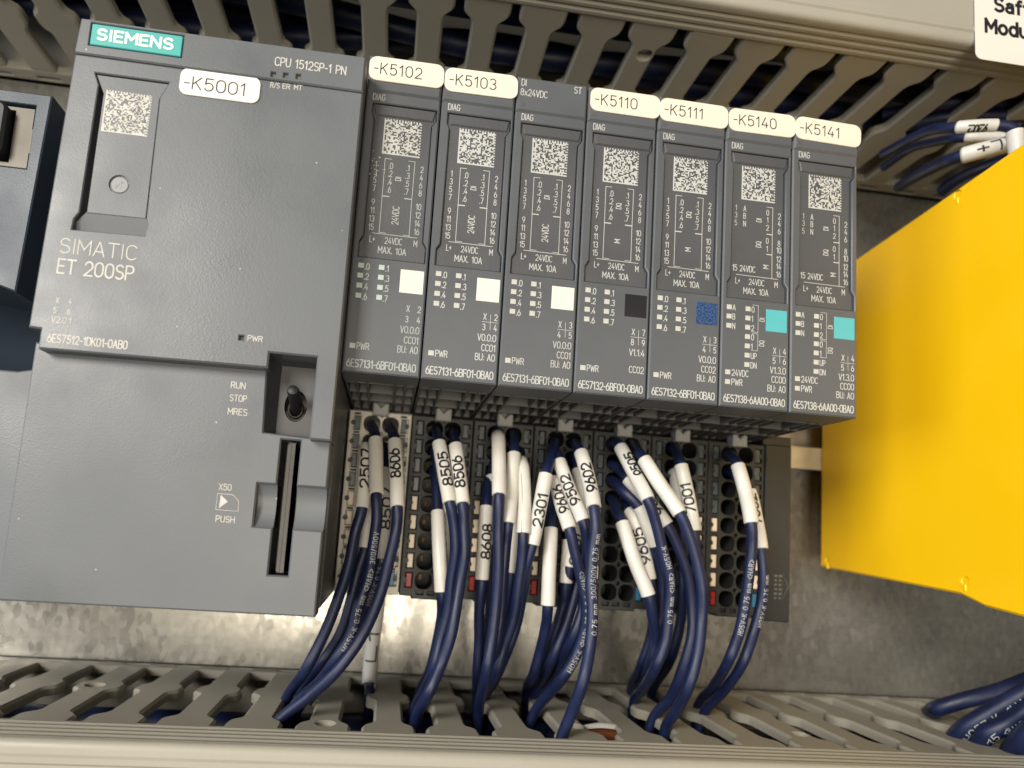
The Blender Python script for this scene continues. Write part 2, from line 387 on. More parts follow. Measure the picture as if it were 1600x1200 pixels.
# ------------------------------------------------------------------ scene objects
def P(x, d, z): return Vector((x * MM, -d * MM, z * MM))
def tag(o, label=None, cat=None, group=None, kind=None):
    if label: o['label'] = label
    if cat: o['category'] = cat
    if group: o['group'] = group
    if kind: o['kind'] = kind
    return o
def thing(name, label, cat, loc=(0, 0, 0), group=None):
    o = bpy.data.objects.new(name, None); C.objects.link(o); o.location = P(*loc); o.empty_display_size = 0.005
    return tag(o, label, cat, group)
def put(name, me, parent=None, off=(0, 0, 0), label=None):
    o = bpy.data.objects.new(name, me); C.objects.link(o); o.location = P(*off)
    if parent is not None: o.parent = parent
    if label: o['label'] = label
    if name in ('printed_text', 'printed_code', 'clamp_contacts', 'test_points', 'faint_arrow_print', 'scrape_mark'): o['kind'] = 'stuff'
    return o
def part(name, mb, material, parent, loc=(0, 0, 0), label=None, smooth=35, recalc=True):
    """mesh written in the parent's own millimetres, or in world ones when loc = the thing's place"""
    return put(name, mb.mesh(name, material, loc, smooth, recalc), parent, (0, 0, 0), label)
# ================================================================== SETTING: mounting plate
PLATE = -10.0
mb = MB(); mb.box(-330, 420, PLATE - 2.5, PLATE, -330, 430)
tag(put('mounting_plate', mb.mesh('mounting_plate', M['galv'])), 'galvanised steel mounting plate behind all the modules', kind='structure')

# ================================================================== DIN rail
mb = MB()
prof = [(-9.8, 45.4), (-9.0, 46.2), (-1.2, 46.2), (-1.2, 41.5), (0, 41.5), (0, 47.2), (-8.6, 47.4)]
for z0, z1, d0, d1 in ((41.5, 46.6, -1.2, 0), (71.9, 77.0, -1.2, 0)): mb.box(-118, 205, d0, d1, z0, z1)
for z0, z1 in ((46.6, 47.9), (70.6, 71.9)): mb.box(-118, 205, -9.8, 0, z0, z1)
mb.box(-118, 205, -9.8, -8.4, 47.9, 70.6)
r_ = put('din_rail', mb.mesh('din_rail', M['rail'], (40, -9, 41.5)), None, (40, -9, 41.5))
tag(r_, 'zinc plated mounting rail running behind the terminal bases to the yellow box', 'rail')

# ================================================================== slotted wiring ducts
PIT = 13.19
def finger_outline(hole=None):
    h = [(-5.45, 46.2), (-5.45, 41.8), (-5.2, 40.6), (-4.6, 39.8), (-3.5, 38.6), (-3.15, 37.4), (-3.15, 22.2), (-3.6, 20.6), (-4.7, 19.6), (-5.15, 18.4),
         (-5.2, 15.8), (-4.8, 14.4), (-3.8, 13.0), (-3.55, 11.5), (-3.55, -3.6)]
    return [(x, d) for x, d in h] + [(-x, d) for x, d in reversed(h)]
fj = random.Random(12)
def duct(name, label, zc, sgn, xc, k0, k1, holes, cover_d, depth=60, ribs=4):
    """zc: plane of the slotted wall we look at; sgn +1 = that wall faces up (duct hangs below it)"""
    base = (xc, PLATE, zc)
    root = thing(name, label, 'wiring duct', base)
    mp = (lambda a, b, c: (a, b, zc + c)) if sgn > 0 else (lambda a, b, c: (a, b, zc - c))
    X0, X1 = -250, 330
    fz = zc - sgn * depth
    lo, hi = sorted((zc, fz))
    # back of the duct and the far wall
    mb = MB(); mb.box(X0, X1, PLATE + 0.1, PLATE + 2.0, lo, hi)
    part('duct_floor', mb, M['duct'], root, base)
    mb = MB(); mb.box(X0, X1, PLATE + 2.0, 46, min(fz, fz - sgn * 1.8), max(fz, fz - sgn * 1.8))
    part('far_side_wall', mb, M['duct'], root, base)
    # near wall: strip at the plate with its row of small slots
    holes_ = [(rrect(xc + PIT * k - 3.4, xc + PIT * k + 3.4, -7.4, -5.9, 0.7, 3), None) for k in range(k0, k1 + 1)]
    mb = MB(); mb.plate(rect(xc + PIT * (k0 - 1), xc + PIT * (k1 + 1), PLATE + 0.05, -3.55), holes_, 0, 2.1, 0.25, mp)
    part('side_wall_strip', mb, M['duct'], root, base)
    me = {}
    for kind in (None, 'lobe', 'head', 'neck'):
        hl = {'lobe': [(circ(-1.0, 17.2, 1.9), 1.2)], 'head': [(circ(0.3, 40.6, 1.9), 1.2)], 'neck': [(circ(0.8, 35.8, 1.8), None)], None: []}[kind]
        mb = MB(); mb.plate(finger_outline(), hl, 0, 2.1, 0.55, (lambda a, b, c: (a, b, sgn * c)))
        me[kind] = mb.mesh('finger', M['duct'])
    for k in range(k0, k1 + 1):
        fo = put('finger', me[holes.get(k)], root, (PIT * k, -PLATE * 1.0 + 0, 0))
        fo.rotation_euler = (math.radians(fj.uniform(-.25, .25)), 0, math.radians(fj.uniform(-.5, .5)))
    # the lid: ribbed lip over the finger tips, rounded corner, face
    D = cover_d; s = sgn
    pr = [(45.6, -1.5), (45.6, 0.0)]
    d = 45.9
    while d < D - 2.6:
        pr += [(d, 0.02), (d + 0.5, 0.40), (d + 1.3, 0.40), (d + 1.75, 0.02)]; d += 2.15
    for a in range(0, 91, 15):
        t = math.radians(a); pr.append((D - 1.4 + 1.4 * math.sin(t), -1.1 + 1.5 * math.cos(t)))
    z = -2.0
    for _ in range(ribs):
        pr += [(D, z), (D + 0.35, z - 0.4), (D + 0.35, z - 1.4), (D, z - 1.8)]; z -= 3.0
    pr += [(D, -depth + 0)]
    pr += [(D - 1.6, -depth)] + [(D - 1.6, -2.4), (D - 2.4, -1.5)]
    mb = MB(); n = len(pr)
    v = [(X0, dd, zc + s * zz) for dd, zz in pr] + [(X1, dd, zc + s * zz) for dd, zz in pr]
    mb.add(v, [(i, (i + 1) % n, n + (i + 1) % n, n + i) for i in range(n)])
    part('duct_lid', mb, M['duct'], root, base, smooth=28)
    return root
up_duct = duct('wiring_duct', 'upper grey slotted wiring duct, seen from below, with a sticker on its lid', 135.77, -1, 51.0, -12, 12, {1: 'neck', -6: 'lobe'}, 55.2, ribs=1)
low_duct = duct('wiring_duct', 'grey slotted wiring duct along the bottom with blue wires going down into it', -24.06, 1, -51.3, -8, 19, {0: 'lobe', 4: 'head', 8: 'neck', 12: 'neck'}, 57.5)

# sticker on the upper lid
sd = 55.6
a = px(1524, 85, sd); b = px(1540, 50, sd); b2 = px(1540, 31, sd)
root = thing('sticker', 'cream printed sticker at the right end of the upper duct lid', 'sticker', (a[0], sd, a[2]))
mb = MB(); mb.plate(rrect(a[0], a[0] + 46, a[2] - 1.0, a[2] + 24, 1.6), (), sd + 0.12, 0.14, 0.02)
part('sticker_paper', mb, M['label_cpu'], root, (a[0], sd, a[2]))
h = b2[2] - b[2]
mb = MB(); mb.text('Modu', b[0], b[2], h * 1.04, sd + 0.16, 0.78, 1.0, track=1.5)
c_ = px(1554, 17, sd); mb.text('Saft', c_[0], c_[2], h * 1.04, sd + 0.16, 0.78, 1.0, track=1.5)
part('lettering', mb, M['ink'], root, (a[0], sd, a[2]), smooth=0)

# ================================================================== CPU
K = 'cpu'
L0 = (-51.5, 0, 0)
cpu = thing('controller_module', 'large grey controller module with a teal nameplate and a white label, leftmost of the row', 'controller', L0)
def cp(name, mb, m_, label=None, parent=None, smooth=35): return part(name, mb, m_, parent or cpu, L0 if parent is None else L0, label, smooth)
def lo(x, z): return (CAM[0] + (x - CAM[0]) * 1.0291, CAM[2] + (z - CAM[2]) * 1.0291)
mb = MB(); mb.box(-51.2, -0.35, 0.5, 52.3, 0.2, 103.2)
mb.box(-51.0, -0.30, 10, 55.4, 44.5, 103.0)
body = cp('housing', mb, M['grey'])
# upper front cover
HD = 63.6
outer = [(-51.35, 103.9), (-51.75, 99), (-52.9, 46.2), (-50.9, 46.1), (-50.9, 42.6), (-12.25, 42.9), (-12.25, 45.7), (-3.85, 45.7), (-3.85, 30.75), (0, 30.75), (0, 104.3)]
latch = [(-47.9, 94.2), (-35.0, 94.2), (-36.25, 91.0), (-35.95, 68.0), (-35.6, 66.9), (-35.85, 64.7), (-48.15, 64.4), (-48.0, 66.4), (-47.25, 67.7), (-47.0, 92.0)]
leds = [(rect(x - 0.42, x + 0.42, z - 0.5, z + 0.42), 2.0) for x, z in ((-16.6, 98.25), (-14.35, 98.4), (-12.05, 98.5))]
pwr = (rect(-17.75, -16.95, 47.5, 48.3), 1.2)
mb = MB(); mb.plate(outer, [(latch, 3.0), pwr], HD, 8.2, 0.30)
cover = cp('upper_cover', mb, M['grey'])
# header strip, proud of the cover, with a sloping foot
name_hole = rect(-49.45, -33.15, 98.95, 103.42)
mb = MB(); mb.plate([(-51.30, 103.95), (-51.65, 97.15), (-0.05, 97.15), (-0.05, 104.25)], [(name_hole, 1.0)] + leds, HD + 0.55, 0.6, 0.24)
mb.box(-51.3, -0.1, 55, HD + 0.05, 103.9, 104.2)
cp('header_strip', mb, M['grey'], smooth=0)
mb = MB(); mb.plate(rrect(-49.25, -33.35, 99.15, 103.22, 0.2, 3), (), HD + 0.54, 0.5, 0.12)
npl = cp('nameplate', mb, M['teal'], 'teal nameplate with white capitals')
mb = MB(); wdt = mb.text('SIEMENS', 0, 0, 2.0, 0, 0.5, 1.0, track=1.55); mb = MB()
mb.text('SIEMENS', -48.05, 100.3, 1.95, HD + 0.58, 0.43, 13.4 / wdt, track=1.55)
cp('lettering', mb, M['logo_white'], parent=npl, smooth=0)
# latch panel
pan = [(-47.75, 94.05), (-35.1, 94.05), (-36.4, 90.9), (-36.15, 68.0), (-46.2, 67.9), (-46.15, 90.6), (-46.9, 92.2)]
mb = MB(); mb.plate(pan, [(circ(-41.4, 73.8, 1.75, 24), 0.30)], HD - 0.35, 1.5, 0.10)
mb.fill([[(-46.25, 68.05), (-47.0, 67.3), (-47.95, 66.3), (-48.12, 64.45), (-35.9, 64.75), (-35.65, 66.9), (-36.1, 68.05)]], 0, lambda a, b, c: (a, HD - 0.45 - (68.05 - b) * 0.30, b))
lp = cp('latch_panel', mb, M['grey'])
mb = MB(); 
r0 = random.Random(3)
lp_c = circ(-41.4, 73.8, 1.55, 20); mb.plate(lp_c, (), HD - 0.5, 0.3, 0.12)
for k in range(5):
    t = r0.uniform(0, 6.28); mb.line([(-41.4 + 0.9 * math.cos(t), 73.8 + 0.9 * math.sin(t)), (-41.4 - 0.8 * math.cos(t + .4), 73.8 - 0.8 * math.sin(t + .4))], 0.16, HD - 0.47 + k * .004)
cp('latch_dimple', mb, M['dimple'], parent=lp)
def code_patch(mb, x0, z0, w_, n, c, seed, skew=0.0):
    """printed patch of random cells with two solid edges (left and bottom)"""
    rg = random.Random(seed); s = w_ / n
    for j in range(n):
        on = [i == 0 or j == 0 or (j == n - 1 and i % 2 == 0) or (i == n - 1 and j % 2 == 0) or (0 < i < n - 1 and 0 < j < n - 1 and rg.random() < 0.55) for i in range(n)]
        i = 0
        while i < n:
            if on[i]:
                k = i
                while k < n and on[k]: k += 1
                a0 = x0 + i * s; a1 = x0 + k * s; b0 = z0 + j * s; b1 = b0 + s * 1.0
                mb.add([(a0, c, b0), (a1, c, b0), (a1, c, b1), (a0, c, b1)], [(0, 1, 2, 3)])
                i = k
            else: i += 1
mb = MB(); code_patch(mb, -45.7, 83.4, 8.0, 32, HD - 0.32, 11)
cp('printed_code', mb, M['print_cpu'], parent=lp, smooth=0)
# white label
mb = MB(); mb.plate(rrect(-33.1, -18.75, 92.15, 97.35, 1.5), (), HD + 0.26, 0.25, 0.06)
mb.v = [(x, d + (0.0 if z < 97.2 else 0), z) for x, d, z in mb.v]
ml = cp('marker_label', mb, M['label_cpu'], 'white rounded label marked -K5001')
mb = MB(); mb.text('-K5001', -32.2, 93.35, 2.35, HD + 0.28, 0.22, 0.98, track=1.55)
cp('lettering', mb, M['ink'], parent=ml, smooth=0)
# printed words of the cover
mb = MB()
def T(st, p0, h, sw=0.2, wx=0.72, tr=1.35, c=None, end=None):
    x, z = p0
    if end is not None:
        _, wd = strokes(st, tr); wx = (end - x) / (wd * h / 6)
    mb.text(st, x, z, h, c if c is not None else HD + 0.03, sw, wx, track=tr)
T('CPU 1512SP-1 PN', (-16.5, 100.0), 1.65, 0.2, c=HD + 0.58, end=-3.5)
T('R/S', (-17.0, 95.9), 0.95, 0.13, end=-15.4); T('ER', (-14.8, 96.0), 0.95, 0.13, end=-13.5); T('MT', (-12.7, 96.1), 0.95, 0.13, end=-11.3)
T('SIMATIC', (-49.6, 60.0), 2.6, 0.20, end=-36.8); T('ET 200SP', (-49.5, 56.3), 2.5, 0.30, end=-36.9)
T('X', (-49.0, 50.9), 0.95, 0.13); T('4', (-46.9, 50.95), 0.95, 0.13); T('5', (-49.2, 49.1), 0.95, 0.13); T('6', (-46.95, 49.1), 0.95, 0.15)
T('V2.0.1', (-49.3, 47.4), 1.05, 0.13, end=-46.1)
T('6ES7512-1DK01-0AB0', (-49.5, 43.9), 1.4, 0.2, end=-36.4)
T('PWR', (-16.2, 47.5), 0.95, 0.13, end=-13.7)
cp('printed_text', mb, M['print_cpu'], smooth=0)
mb = MB()
for x, z in ((-16.6, 98.2), (-14.35, 98.35), (-12.05, 98.45)): mb.box(x - 0.38, x + 0.38, HD - 1.4, HD - 0.9, z - 0.45, z + 0.4)
mb.box(-17.7, -17.0, HD - 1.1, HD - 0.6, 47.55, 48.25)
cp('led_window', mb, M['black'])
# lower front cover
LD = 60.5
o = [(-51.5, 0), (0, 0), (0, 14.8), (-5.2, 14.8), (-5.2, 6.7), (-8.6, 6.7), (-8.6, 14.8), (-11.9, 14.8), (-11.9, 22.3), (-8.6, 22.3), (-8.6, 30.3), (-5.2, 30.3), (-5.2, 22.3), (0, 22.3), (0, 43.6), (-3.7, 43.6), (-3.7, 30.95), (-11.8, 31.3), (-12.3, 43.6), (-51.2, 43.6)]
mb = MB(); mb.plate([lo(*q) for q in o], (), LD, 6, 0.28)
cp('lower_cover', mb, M['grey'])
# scoop either side of the card slot
mb = MB()
for xa, xb in ((-12.0, -8.6), (-5.2, 0.0)):
    (x0, z0), (x1, z1) = lo(xa, 14.6), lo(xb, 22.5)
    n = 14; vs = []
    for k in range(n + 1):
        t = k / n; dd = LD - 0.45 - 1.3 * math.sin(math.pi * t) ** 0.8
        vs += [(x0, dd, z0 + (z1 - z0) * t), (x1, dd, z0 + (z1 - z0) * t)]
    mb.add(vs, [(2 * k, 2 * k + 1, 2 * k + 3, 2 * k + 2) for k in range(n)])
cp('finger_scoop', mb, M['grey'])
# card slot interior
(x0, z0), (x1, z1) = lo(-8.7, 6.5), lo(-5.1, 30.4)
mb = MB(); mb.box(x0, x1, 52.4, 52.9, z0, z1); mb.box(x0 - .25, x0, 52.4, 57.8, z0, z1); mb.box(x1, x1 + .25, 52.4, 57.8, z0, z1)
cp('card_slot', mb, M['black'])
mb = MB()
cx_ = (x0 + x1) / 2 + 0.10
mb.box(cx_ - 0.70, cx_ - 0.06, 53, LD - 0.9, z0 + 0.9, z1 - 0.9)
mb.box(cx_ + 0.02, cx_ + 0.68, 53, LD - 0.7, z0 + 0.7, z1 - 0.6)
mb.box(cx_ - 0.70, cx_ + 0.68, 53, LD - 1.6, z0 + 0.6, z1 - 0.4)
card = cp('memory_card', mb, M['card'], 'dark memory card standing in its slot')
# switch well
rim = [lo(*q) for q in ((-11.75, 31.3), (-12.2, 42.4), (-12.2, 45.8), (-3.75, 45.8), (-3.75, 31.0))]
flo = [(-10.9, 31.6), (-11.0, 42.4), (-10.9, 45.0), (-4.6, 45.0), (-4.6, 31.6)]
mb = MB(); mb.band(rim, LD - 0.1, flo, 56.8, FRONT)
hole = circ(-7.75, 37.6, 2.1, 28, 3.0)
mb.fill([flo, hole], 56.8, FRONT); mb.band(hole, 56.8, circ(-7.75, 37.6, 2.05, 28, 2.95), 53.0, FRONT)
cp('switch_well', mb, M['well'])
sw = MB(); sw.fill([circ(-7.75, 37.6, 2.1, 28, 3.0)], 53.1, FRONT)
cp('switch_opening', sw, M['black'])
tg = MB()
for ra, da in ((1.55, 55.6), (1.25, 56.6)):
    pts = [(-7.75 + ra * math.cos(t), da, 36.9 + ra * 1.15 * math.sin(t)) for t in [2 * math.pi * k / 28 for k in range(29)]]
    tg.tube(pts, 0.16, 6, False)
ring = cp('switch_bushing', tg, M['card'])
tg = MB(); pts = [(-7.75 + 1.75 * math.cos(t), 56.3, 37.3 + 2.4 * math.sin(t)) for t in [math.radians(200 + 130 * k / 14) for k in range(15)]]
tg.tube(pts, 0.13, 6); cp('bushing_rim', tg, M['chrome'], parent=ring)
tg = MB(); tg.tube([(-7.72, 53.4, 36.9), (-7.72, 56.0, 37.5), (-7.75, 58.0, 38.3), (-7.78, 60.2, 39.1), (-7.78, 61.4, 39.5), (-7.78, 62.0, 39.7), (-7.78, 62.25, 39.8)], [1.35, 1.2, 1.05, 1.1, 1.15, 0.95, 0.4], 18)
cp('toggle_lever', tg, M['black'], 'short black toggle lever in its well')
# lower cover print
mb = MB()
def T2(st, u, v, hp, ue, sw=0.14):
    p = px(u, v, LD + .03); q = px(ue, v, LD + .03); h = hp / 8.5
    _, wd = strokes(st); mb.text(st, p[0], p[2], h, LD + 0.03, sw, (q[0] - p[0]) / (wd * h / 6))
T2('RUN', 361, 606, 9.5, 383); T2('STOP', 359, 626, 9.5, 385); T2('MRES', 356, 647, 9.5, 386)
T2('X50', 342, 765, 9, 361); T2('PUSH', 337, 815, 9, 366)
def q2(u, v): p = px(u, v, LD + .03); return (p[0], p[2])
mb.line([q2(340, 771), q2(364, 773), q2(373, 783), q2(372, 799)], 0.09, LD + .03)
mb.line([q2(340, 771), q2(337, 796), q2(372, 799)], 0.07, LD + .034)
mb.add([(*q2(345, 773),), (*q2(356, 784),), (*q2(342, 794),)] and [px(345, 773, LD + .04), px(356, 784, LD + .04), px(342, 794, LD + .04)], [(0, 1, 2)])
cp('printed_text', mb, M['print_cpu'], smooth=0)

# ================================================================== left neighbours
L1 = (-101, 0, 0)
ad = thing('bus_adapter', 'dark blue grey network adapter with a metal socket, cut off by the left edge', 'adapter', (-80, 0, 56))
LA = (-80, 0, 56)
mb = MB(); mb.plate([(-101, 96.9), (-61.9, 96.9), (-63.3, 56.2), (-68, 57.6), (-101, 62)], [(rect(-82, -64.6, 81.0, 94.4), 9)], 50, 42, 0.25)
part('housing', mb, M['navy_plastic'], ad, LA)
mb = MB(); mb.plate(rect(-81.8, -65.0, 81.4, 94.1), [(rect(-81.0, -68.6, 82.4, 93.2), None)], 49.2, 6, 0.15)
mb.box(-64.98, -64.7, 44, 49.6, 84.5, 89.5)
part('metal_socket', mb, M['chrome'], ad, LA)
mb = MB(); mb.plate(rrect(-80.6, -69.0, 83.0, 93.6, 1.5), [(rrect(-79.5, -71, 84, 92.4, 1), 3)], 51.6, 9, 0.5)
part('socket_shield', mb, M['black'], ad, LA)
bs = thing('connector_bay', 'dark connector bay below and behind the network adapter at the left edge', 'module', (-78, 0, 0))
mb = MB(); mb.plate(rect(-104, -52.4, 0, 103), (), 30, 28, 0.4)
part('housing', mb, M['bay'], bs, (-78, 0, 0))
mb = MB(); mb.plate([(-104, 0.2), (-53.6, 0.2), (-53.4, 40.6), (-55.9, 40.6), (-58.5, 40.0), (-104, 40.0)], (), 54.5, 18, 0.3)
part('front_cover', mb, M['grey'], bs, (-78, 0, 0), 'lighter grey lower cover')

# ================================================================== I/O modules
X0M = 0.02
MF = 57.84
Z0, Z1 = 44.9, 109.25
REC = [(1.5, 99.6), (1.5, 97.3), (2.0, 96.1), (1.9, 72.1), (1.2, 70.9), (1.2, 67.6), (14.3, 67.6), (14.3, 70.9), (13.6, 72.0), (13.6, 96.1), (14.4, 97.3), (14.4, 99.6)]
mb = MB()
mb.plate(rect(0.15, 14.85, Z0, Z1), [(REC, 1.3)], MF, 8, 0.28)
mb.box(0.35, 14.65, 16, MF - 7.5, Z0 + 3.0, Z1 - 0.4)
# side skirts
housing_me = mb.mesh('housing', M['grey_io'])
mb = MB()
mb.plate([(0.18, 103.2 - 1.5), (14.82, 103.2 - 1.5), (14.82, Z1 - 0.02), (0.18, Z1 - 0.02)], (), MF + 0.42, 0.5, 0.40)
head_me = mb.mesh('header_strip', M['grey_io'], smooth=0)
ip = inset([(x, z) for x, z in REC], 0.16)
mb = MB(); mb.plate([(a_, min(b_, 98.9)) for a_, b_ in ip], (), MF - 0.55, 0.6, 0.12)
mb.plate([(1.75, 99.45), (2.2, 97.2), (13.7, 97.2), (14.15, 99.45)], (), MF - 0.25, 0.25, 0.2)
panel_me = mb.mesh('label_plate', M['panel_io'])
# ventilated underside
pk = []
dB0, dB1 = 16.5, 49.6
rows = [(48.4, 56.6), (38.8, 47.6), (29.2, 38.0), (18.4, 28.4)]
cols = [(0.7, 2.3), (2.8, 4.4), (4.95, 10.05), (10.6, 12.2), (12.7, 14.3)]
for d0, d1 in rows:
    for a0, a1 in cols: pk.append((rect(a0, a1, d0, d1), 2.85))
mb = MB(); mb.plate(rect(0.2, 14.8, dB0, MF - 0.35), pk, -Z0 + 0.0, 3.2, 0.15, DOWN)
mb.v = [(x, d, z + 0.02) for x, d, z in mb.v]
grille_me = mb.mesh('vent_grille', M['grille'], smooth=0)
mb = MB(); mb.plate([(5.5, 42.3), (9.3, 42.3), (9.3, 45.4), (8.4, 45.4), (7.4, 44.3), (6.4, 45.4), (5.5, 45.4)], (), 25.6, 3.2, 0.3)
mb.box(5.8, 9.0, 12, 23, 45.0, 47)
clip_me = mb.mesh('release_clip', M['clip'])
mb = MB(); mb.plate(rect(-0.55, 0.55, -0.5, 0.5), (), 0.02, 0.12, 0.03)
led_me = mb.mesh('status_light', M['led']); led_dim_me = mb.mesh('status_light', M['led_dim'])
mb = MB(); mb.plate(rect(9.7, 14.25, 61.3, 65.95), (), MF + 0.05, 0.1, 0.03)
tag_me = {k: mb.mesh('colour_tag', M[k]) for k in ('tag_white', 'tag_black', 'tag_navy', 'tag_cyan')}
LAB = rrect(0.32, 15.25, 103.75, 108.85, 1.65)

MODS = [  # code, print material, colour tag, type, order number, version, channel class, grid digits, words
 ('-K5102', 'print_dim', 'tag_white', 'DI', '6ES7131-6BF01-0BA0', 'V0.0.0', 'CC01', 'BU: A0', '234', 'leftmost input module, beside the controller, labelled -K5102, with a worn spot and a white square'),
 ('-K5103', 'print', 'tag_white', 'DI', '6ES7131-6BF01-0BA0', 'V0.0.0', 'CC01', 'BU: A0', '234', 'slim grey input module labelled -K5103 with a white square'),
 (None, 'print_dim2', 'tag_white', 'DI', '6ES7131-6BF01-0BA0', 'V0.0.0', 'CC01', 'BU: A0', '345', 'slim grey module without a paper label, its printed header 8x24VDC showing'),
 ('-K5110', 'print', 'tag_black', 'DQ', '6ES7132-6BF00-0BA0', 'V1.1.4', 'CC02', None, '789', 'slim grey output module labelled -K5110 with a black square'),
 ('-K5111', 'print', 'tag_navy', 'DQ', '6ES7132-6BF01-0BA0', 'V0.0.0', 'CC02', 'BU: A0', '345', 'slim grey output module labelled -K5111 with a speckled dark blue square'),
 ('-K5140', 'print', 'tag_cyan', 'CNT', '6ES7138-6AA00-0BA0', 'V1.3.0', 'CC00', 'BU: A0', '456', 'slim grey counter module labelled -K5140 with a turquoise square'),
 ('-K5141', 'print', 'tag_cyan', 'CNT', '6ES7138-6AA00-0BA0', 'V1.3.0', 'CC00', 'BU: A0', '456', 'slim grey counter module labelled -K5141, rightmost of the row, with a turquoise square'),
]
M['print_dim2'] = mat('faded_print', (0.44, 0.44, 0.41), 0.6, var=0.12, vscale=400, rvar=0.02)
jit = random.Random(21)
for i, (code, pm, tg_, ty, order, ver, cc, bu, gd, label) in enumerate(MODS):
    root = thing('io_module', label, 'input output module', (X0M + 15 * i, 0, 0), 'slim input output modules in a row')
    put('housing', housing_me, root); put('header_strip', head_me, root); pl = put('label_plate', panel_me, root)
    put('vent_grille', grille_me, root); put('release_clip', clip_me, root)
    tl = {'tag_white': 'white square', 'tag_black': 'black square', 'tag_navy': 'speckled dark blue square', 'tag_cyan': 'turquoise square'}[tg_]
    put('colour_tag', tag_me[tg_], root, (0, 0, 0), tl)
    c = MF - 0.52
    # printed code and wiring diagram on the label plate
    mb = MB(); code_patch(mb, 4.1, 89.35, 7.45, 26, c, 50 + i)
    part('printed_code', mb, M[pm if pm != 'print_dim' else 'print_dim2'], pl, smooth=0)
    mb = MB(); t = lambda s_, x, z, h=1.25, sw=0.135, wx=0.62, al='c', rot=0, tr=1.35: mb.text(s_, x, z, h, c, sw, wx, rot, al, tr)
    LW = 0.12
    if ty != 'CNT':
        for k, z in enumerate((87.0, 85.35, 83.7, 82.05, 79.2, 77.5, 75.75, 74.05)):
            t(str(2 * k + 1), 3.2 + 0.06 * (k > 3), z - 0.6, 1.2); t(str(2 * k + 2), 12.25 - 0.1 * (k > 3), z - 0.6, 1.2)
        for k, z in enumerate((87.0, 85.35, 83.7, 82.05)):
            t('.%d' % (2 * k), 6.1, z - 0.6, 1.2); t('.%d' % (2 * k + 1), 9.5, z - 0.6, 1.2)
        mb.text(ty, 8.25, 84.5, 1.05, c, 0.14, 0.7, 90, 'c')
        if ty == 'DI': mb.text('24VDC', 8.4, 76.9, 1.25, c, 0.15, 0.68, 90, 'c')
        else: mb.text('M', 8.3, 77.0, 1.1, c, 0.16, 0.8, 90, 'c')
        mb.line([(6.1, 88.4), (4.85, 88.4), (4.9, 80.65)], LW, c); mb.line([(4.9, 80.6), (6.2, 80.62)], 0.22, c + .004)
        mb.line([(4.9, 80.45), (4.9, 72.95)], LW, c); mb.line([(9.5, 88.45), (10.75, 88.45), (10.7, 80.65)], LW, c)
        mb.line([(9.3, 80.6), (10.7, 80.6)], 0.22, c + .004); mb.line([(10.7, 80.45), (10.75, 72.9)], LW, c)
        mb.line([(3.6, 72.85), (12.3, 72.8)], LW, c + .004); mb.line([(4.9, 73.1), (6.2, 73.1)], 0.1, c); mb.line([(9.5, 73.1), (10.7, 73.1)], 0.1, c)
    else:
        for k, (n_, z) in enumerate(zip((2, 4, 6, 8, 10, 12, 14, 16), (86.6, 85.0, 83.3, 80.6, 79.1, 77.2, 75.6, 73.9))):
            t(str(n_), 12.6, z - 0.6, 1.2)
        for k, z in enumerate((87.4, 85.8, 84.1)):
            t('135'[k], 3.0, z - 0.6, 1.15, 0.10); t('ABN'[k], 4.9, z - 0.6, 1.15); t('012'[k], 10.0, z - 0.9, 1.15)
        for k, z in enumerate((80.9, 79.2)): t('01'[k], 10.0, z - 0.6, 1.15)
        mb.text('DI', 8.6, 85.2, 1.05, c, 0.14, 0.7, 90, 'c'); mb.text('DQ', 8.6, 79.9, 1.05, c, 0.14, 0.7, 90, 'c'); mb.text('M', 10.3, 75.2, 1.1, c, 0.16, 0.8, 90, 'c')
        mb.line([(9.8, 88.3), (11.1, 88.3), (11.1, 82.5)], LW, c); mb.line([(9.9, 82.35), (11.1, 82.35)], 0.2, c + .004)
        mb.line([(11.1, 82.2), (11.1, 78.1)], LW, c); mb.line([(9.9, 77.95), (11.1, 77.95)], 0.2, c + .004); mb.line([(11.1, 77.8), (11.15, 72.9)], LW, c)
        t('15 24VDC', 2.5, 73.7, 1.25, 0.15, 0.62, 'l')
        mb.line([(3.3, 72.9), (12.4, 72.8)], LW, c + .004)
    t('L+', 3.7, 71.0, 1.2); t('24VDC', 7.8, 71.0, 1.25); t('M', 12.1, 71.0, 1.2); t('MAX. 10A', 7.7, 69.0, 1.25, 0.15, 0.72)
    part('printed_text', mb, M[pm], pl, smooth=0)
    # print on the lower face
    mb = MB(); c = MF + 0.03
    lmesh = led_dim_me if i == 0 else led_me
    def led(x, z): put('status_light', lmesh, root, (x, MF, z))
    if ty != 'CNT':
        for k in range(4):
            z = 65.9 - 2.0 * k
            led(2.05, z); led(6.0, z); mb.text('.%d' % (2 * k), 2.85, z - 0.75, 1.2, c, 0.16, 0.66); mb.text('.%d' % (2 * k + 1), 6.8, z - 0.75, 1.2, c, 0.16, 0.66)
    else:
        for k in range(3): led(1.75, 65.6 - 1.95 * k); mb.text('ABN'[k], 2.5, 65.0 - 1.95 * k, 1.15, c, 0.15, 0.66)
        for k, s_ in enumerate(('0', '1', '2', '0', '1', 'UP', 'DN')):
            z = 65.6 - 1.95 * k; led(5.8, z); mb.text(s_, 6.6, z - 0.65, 1.15, c, 0.15, 0.66)
        mb.line([(6.7, 66.5), (8.0, 66.5), (8.0, 60.8), (6.6, 60.8)], 0.09, c); mb.line([(6.7, 60.5), (8.0, 60.5), (8.0, 56.95), (6.6, 56.95)], 0.09, c)
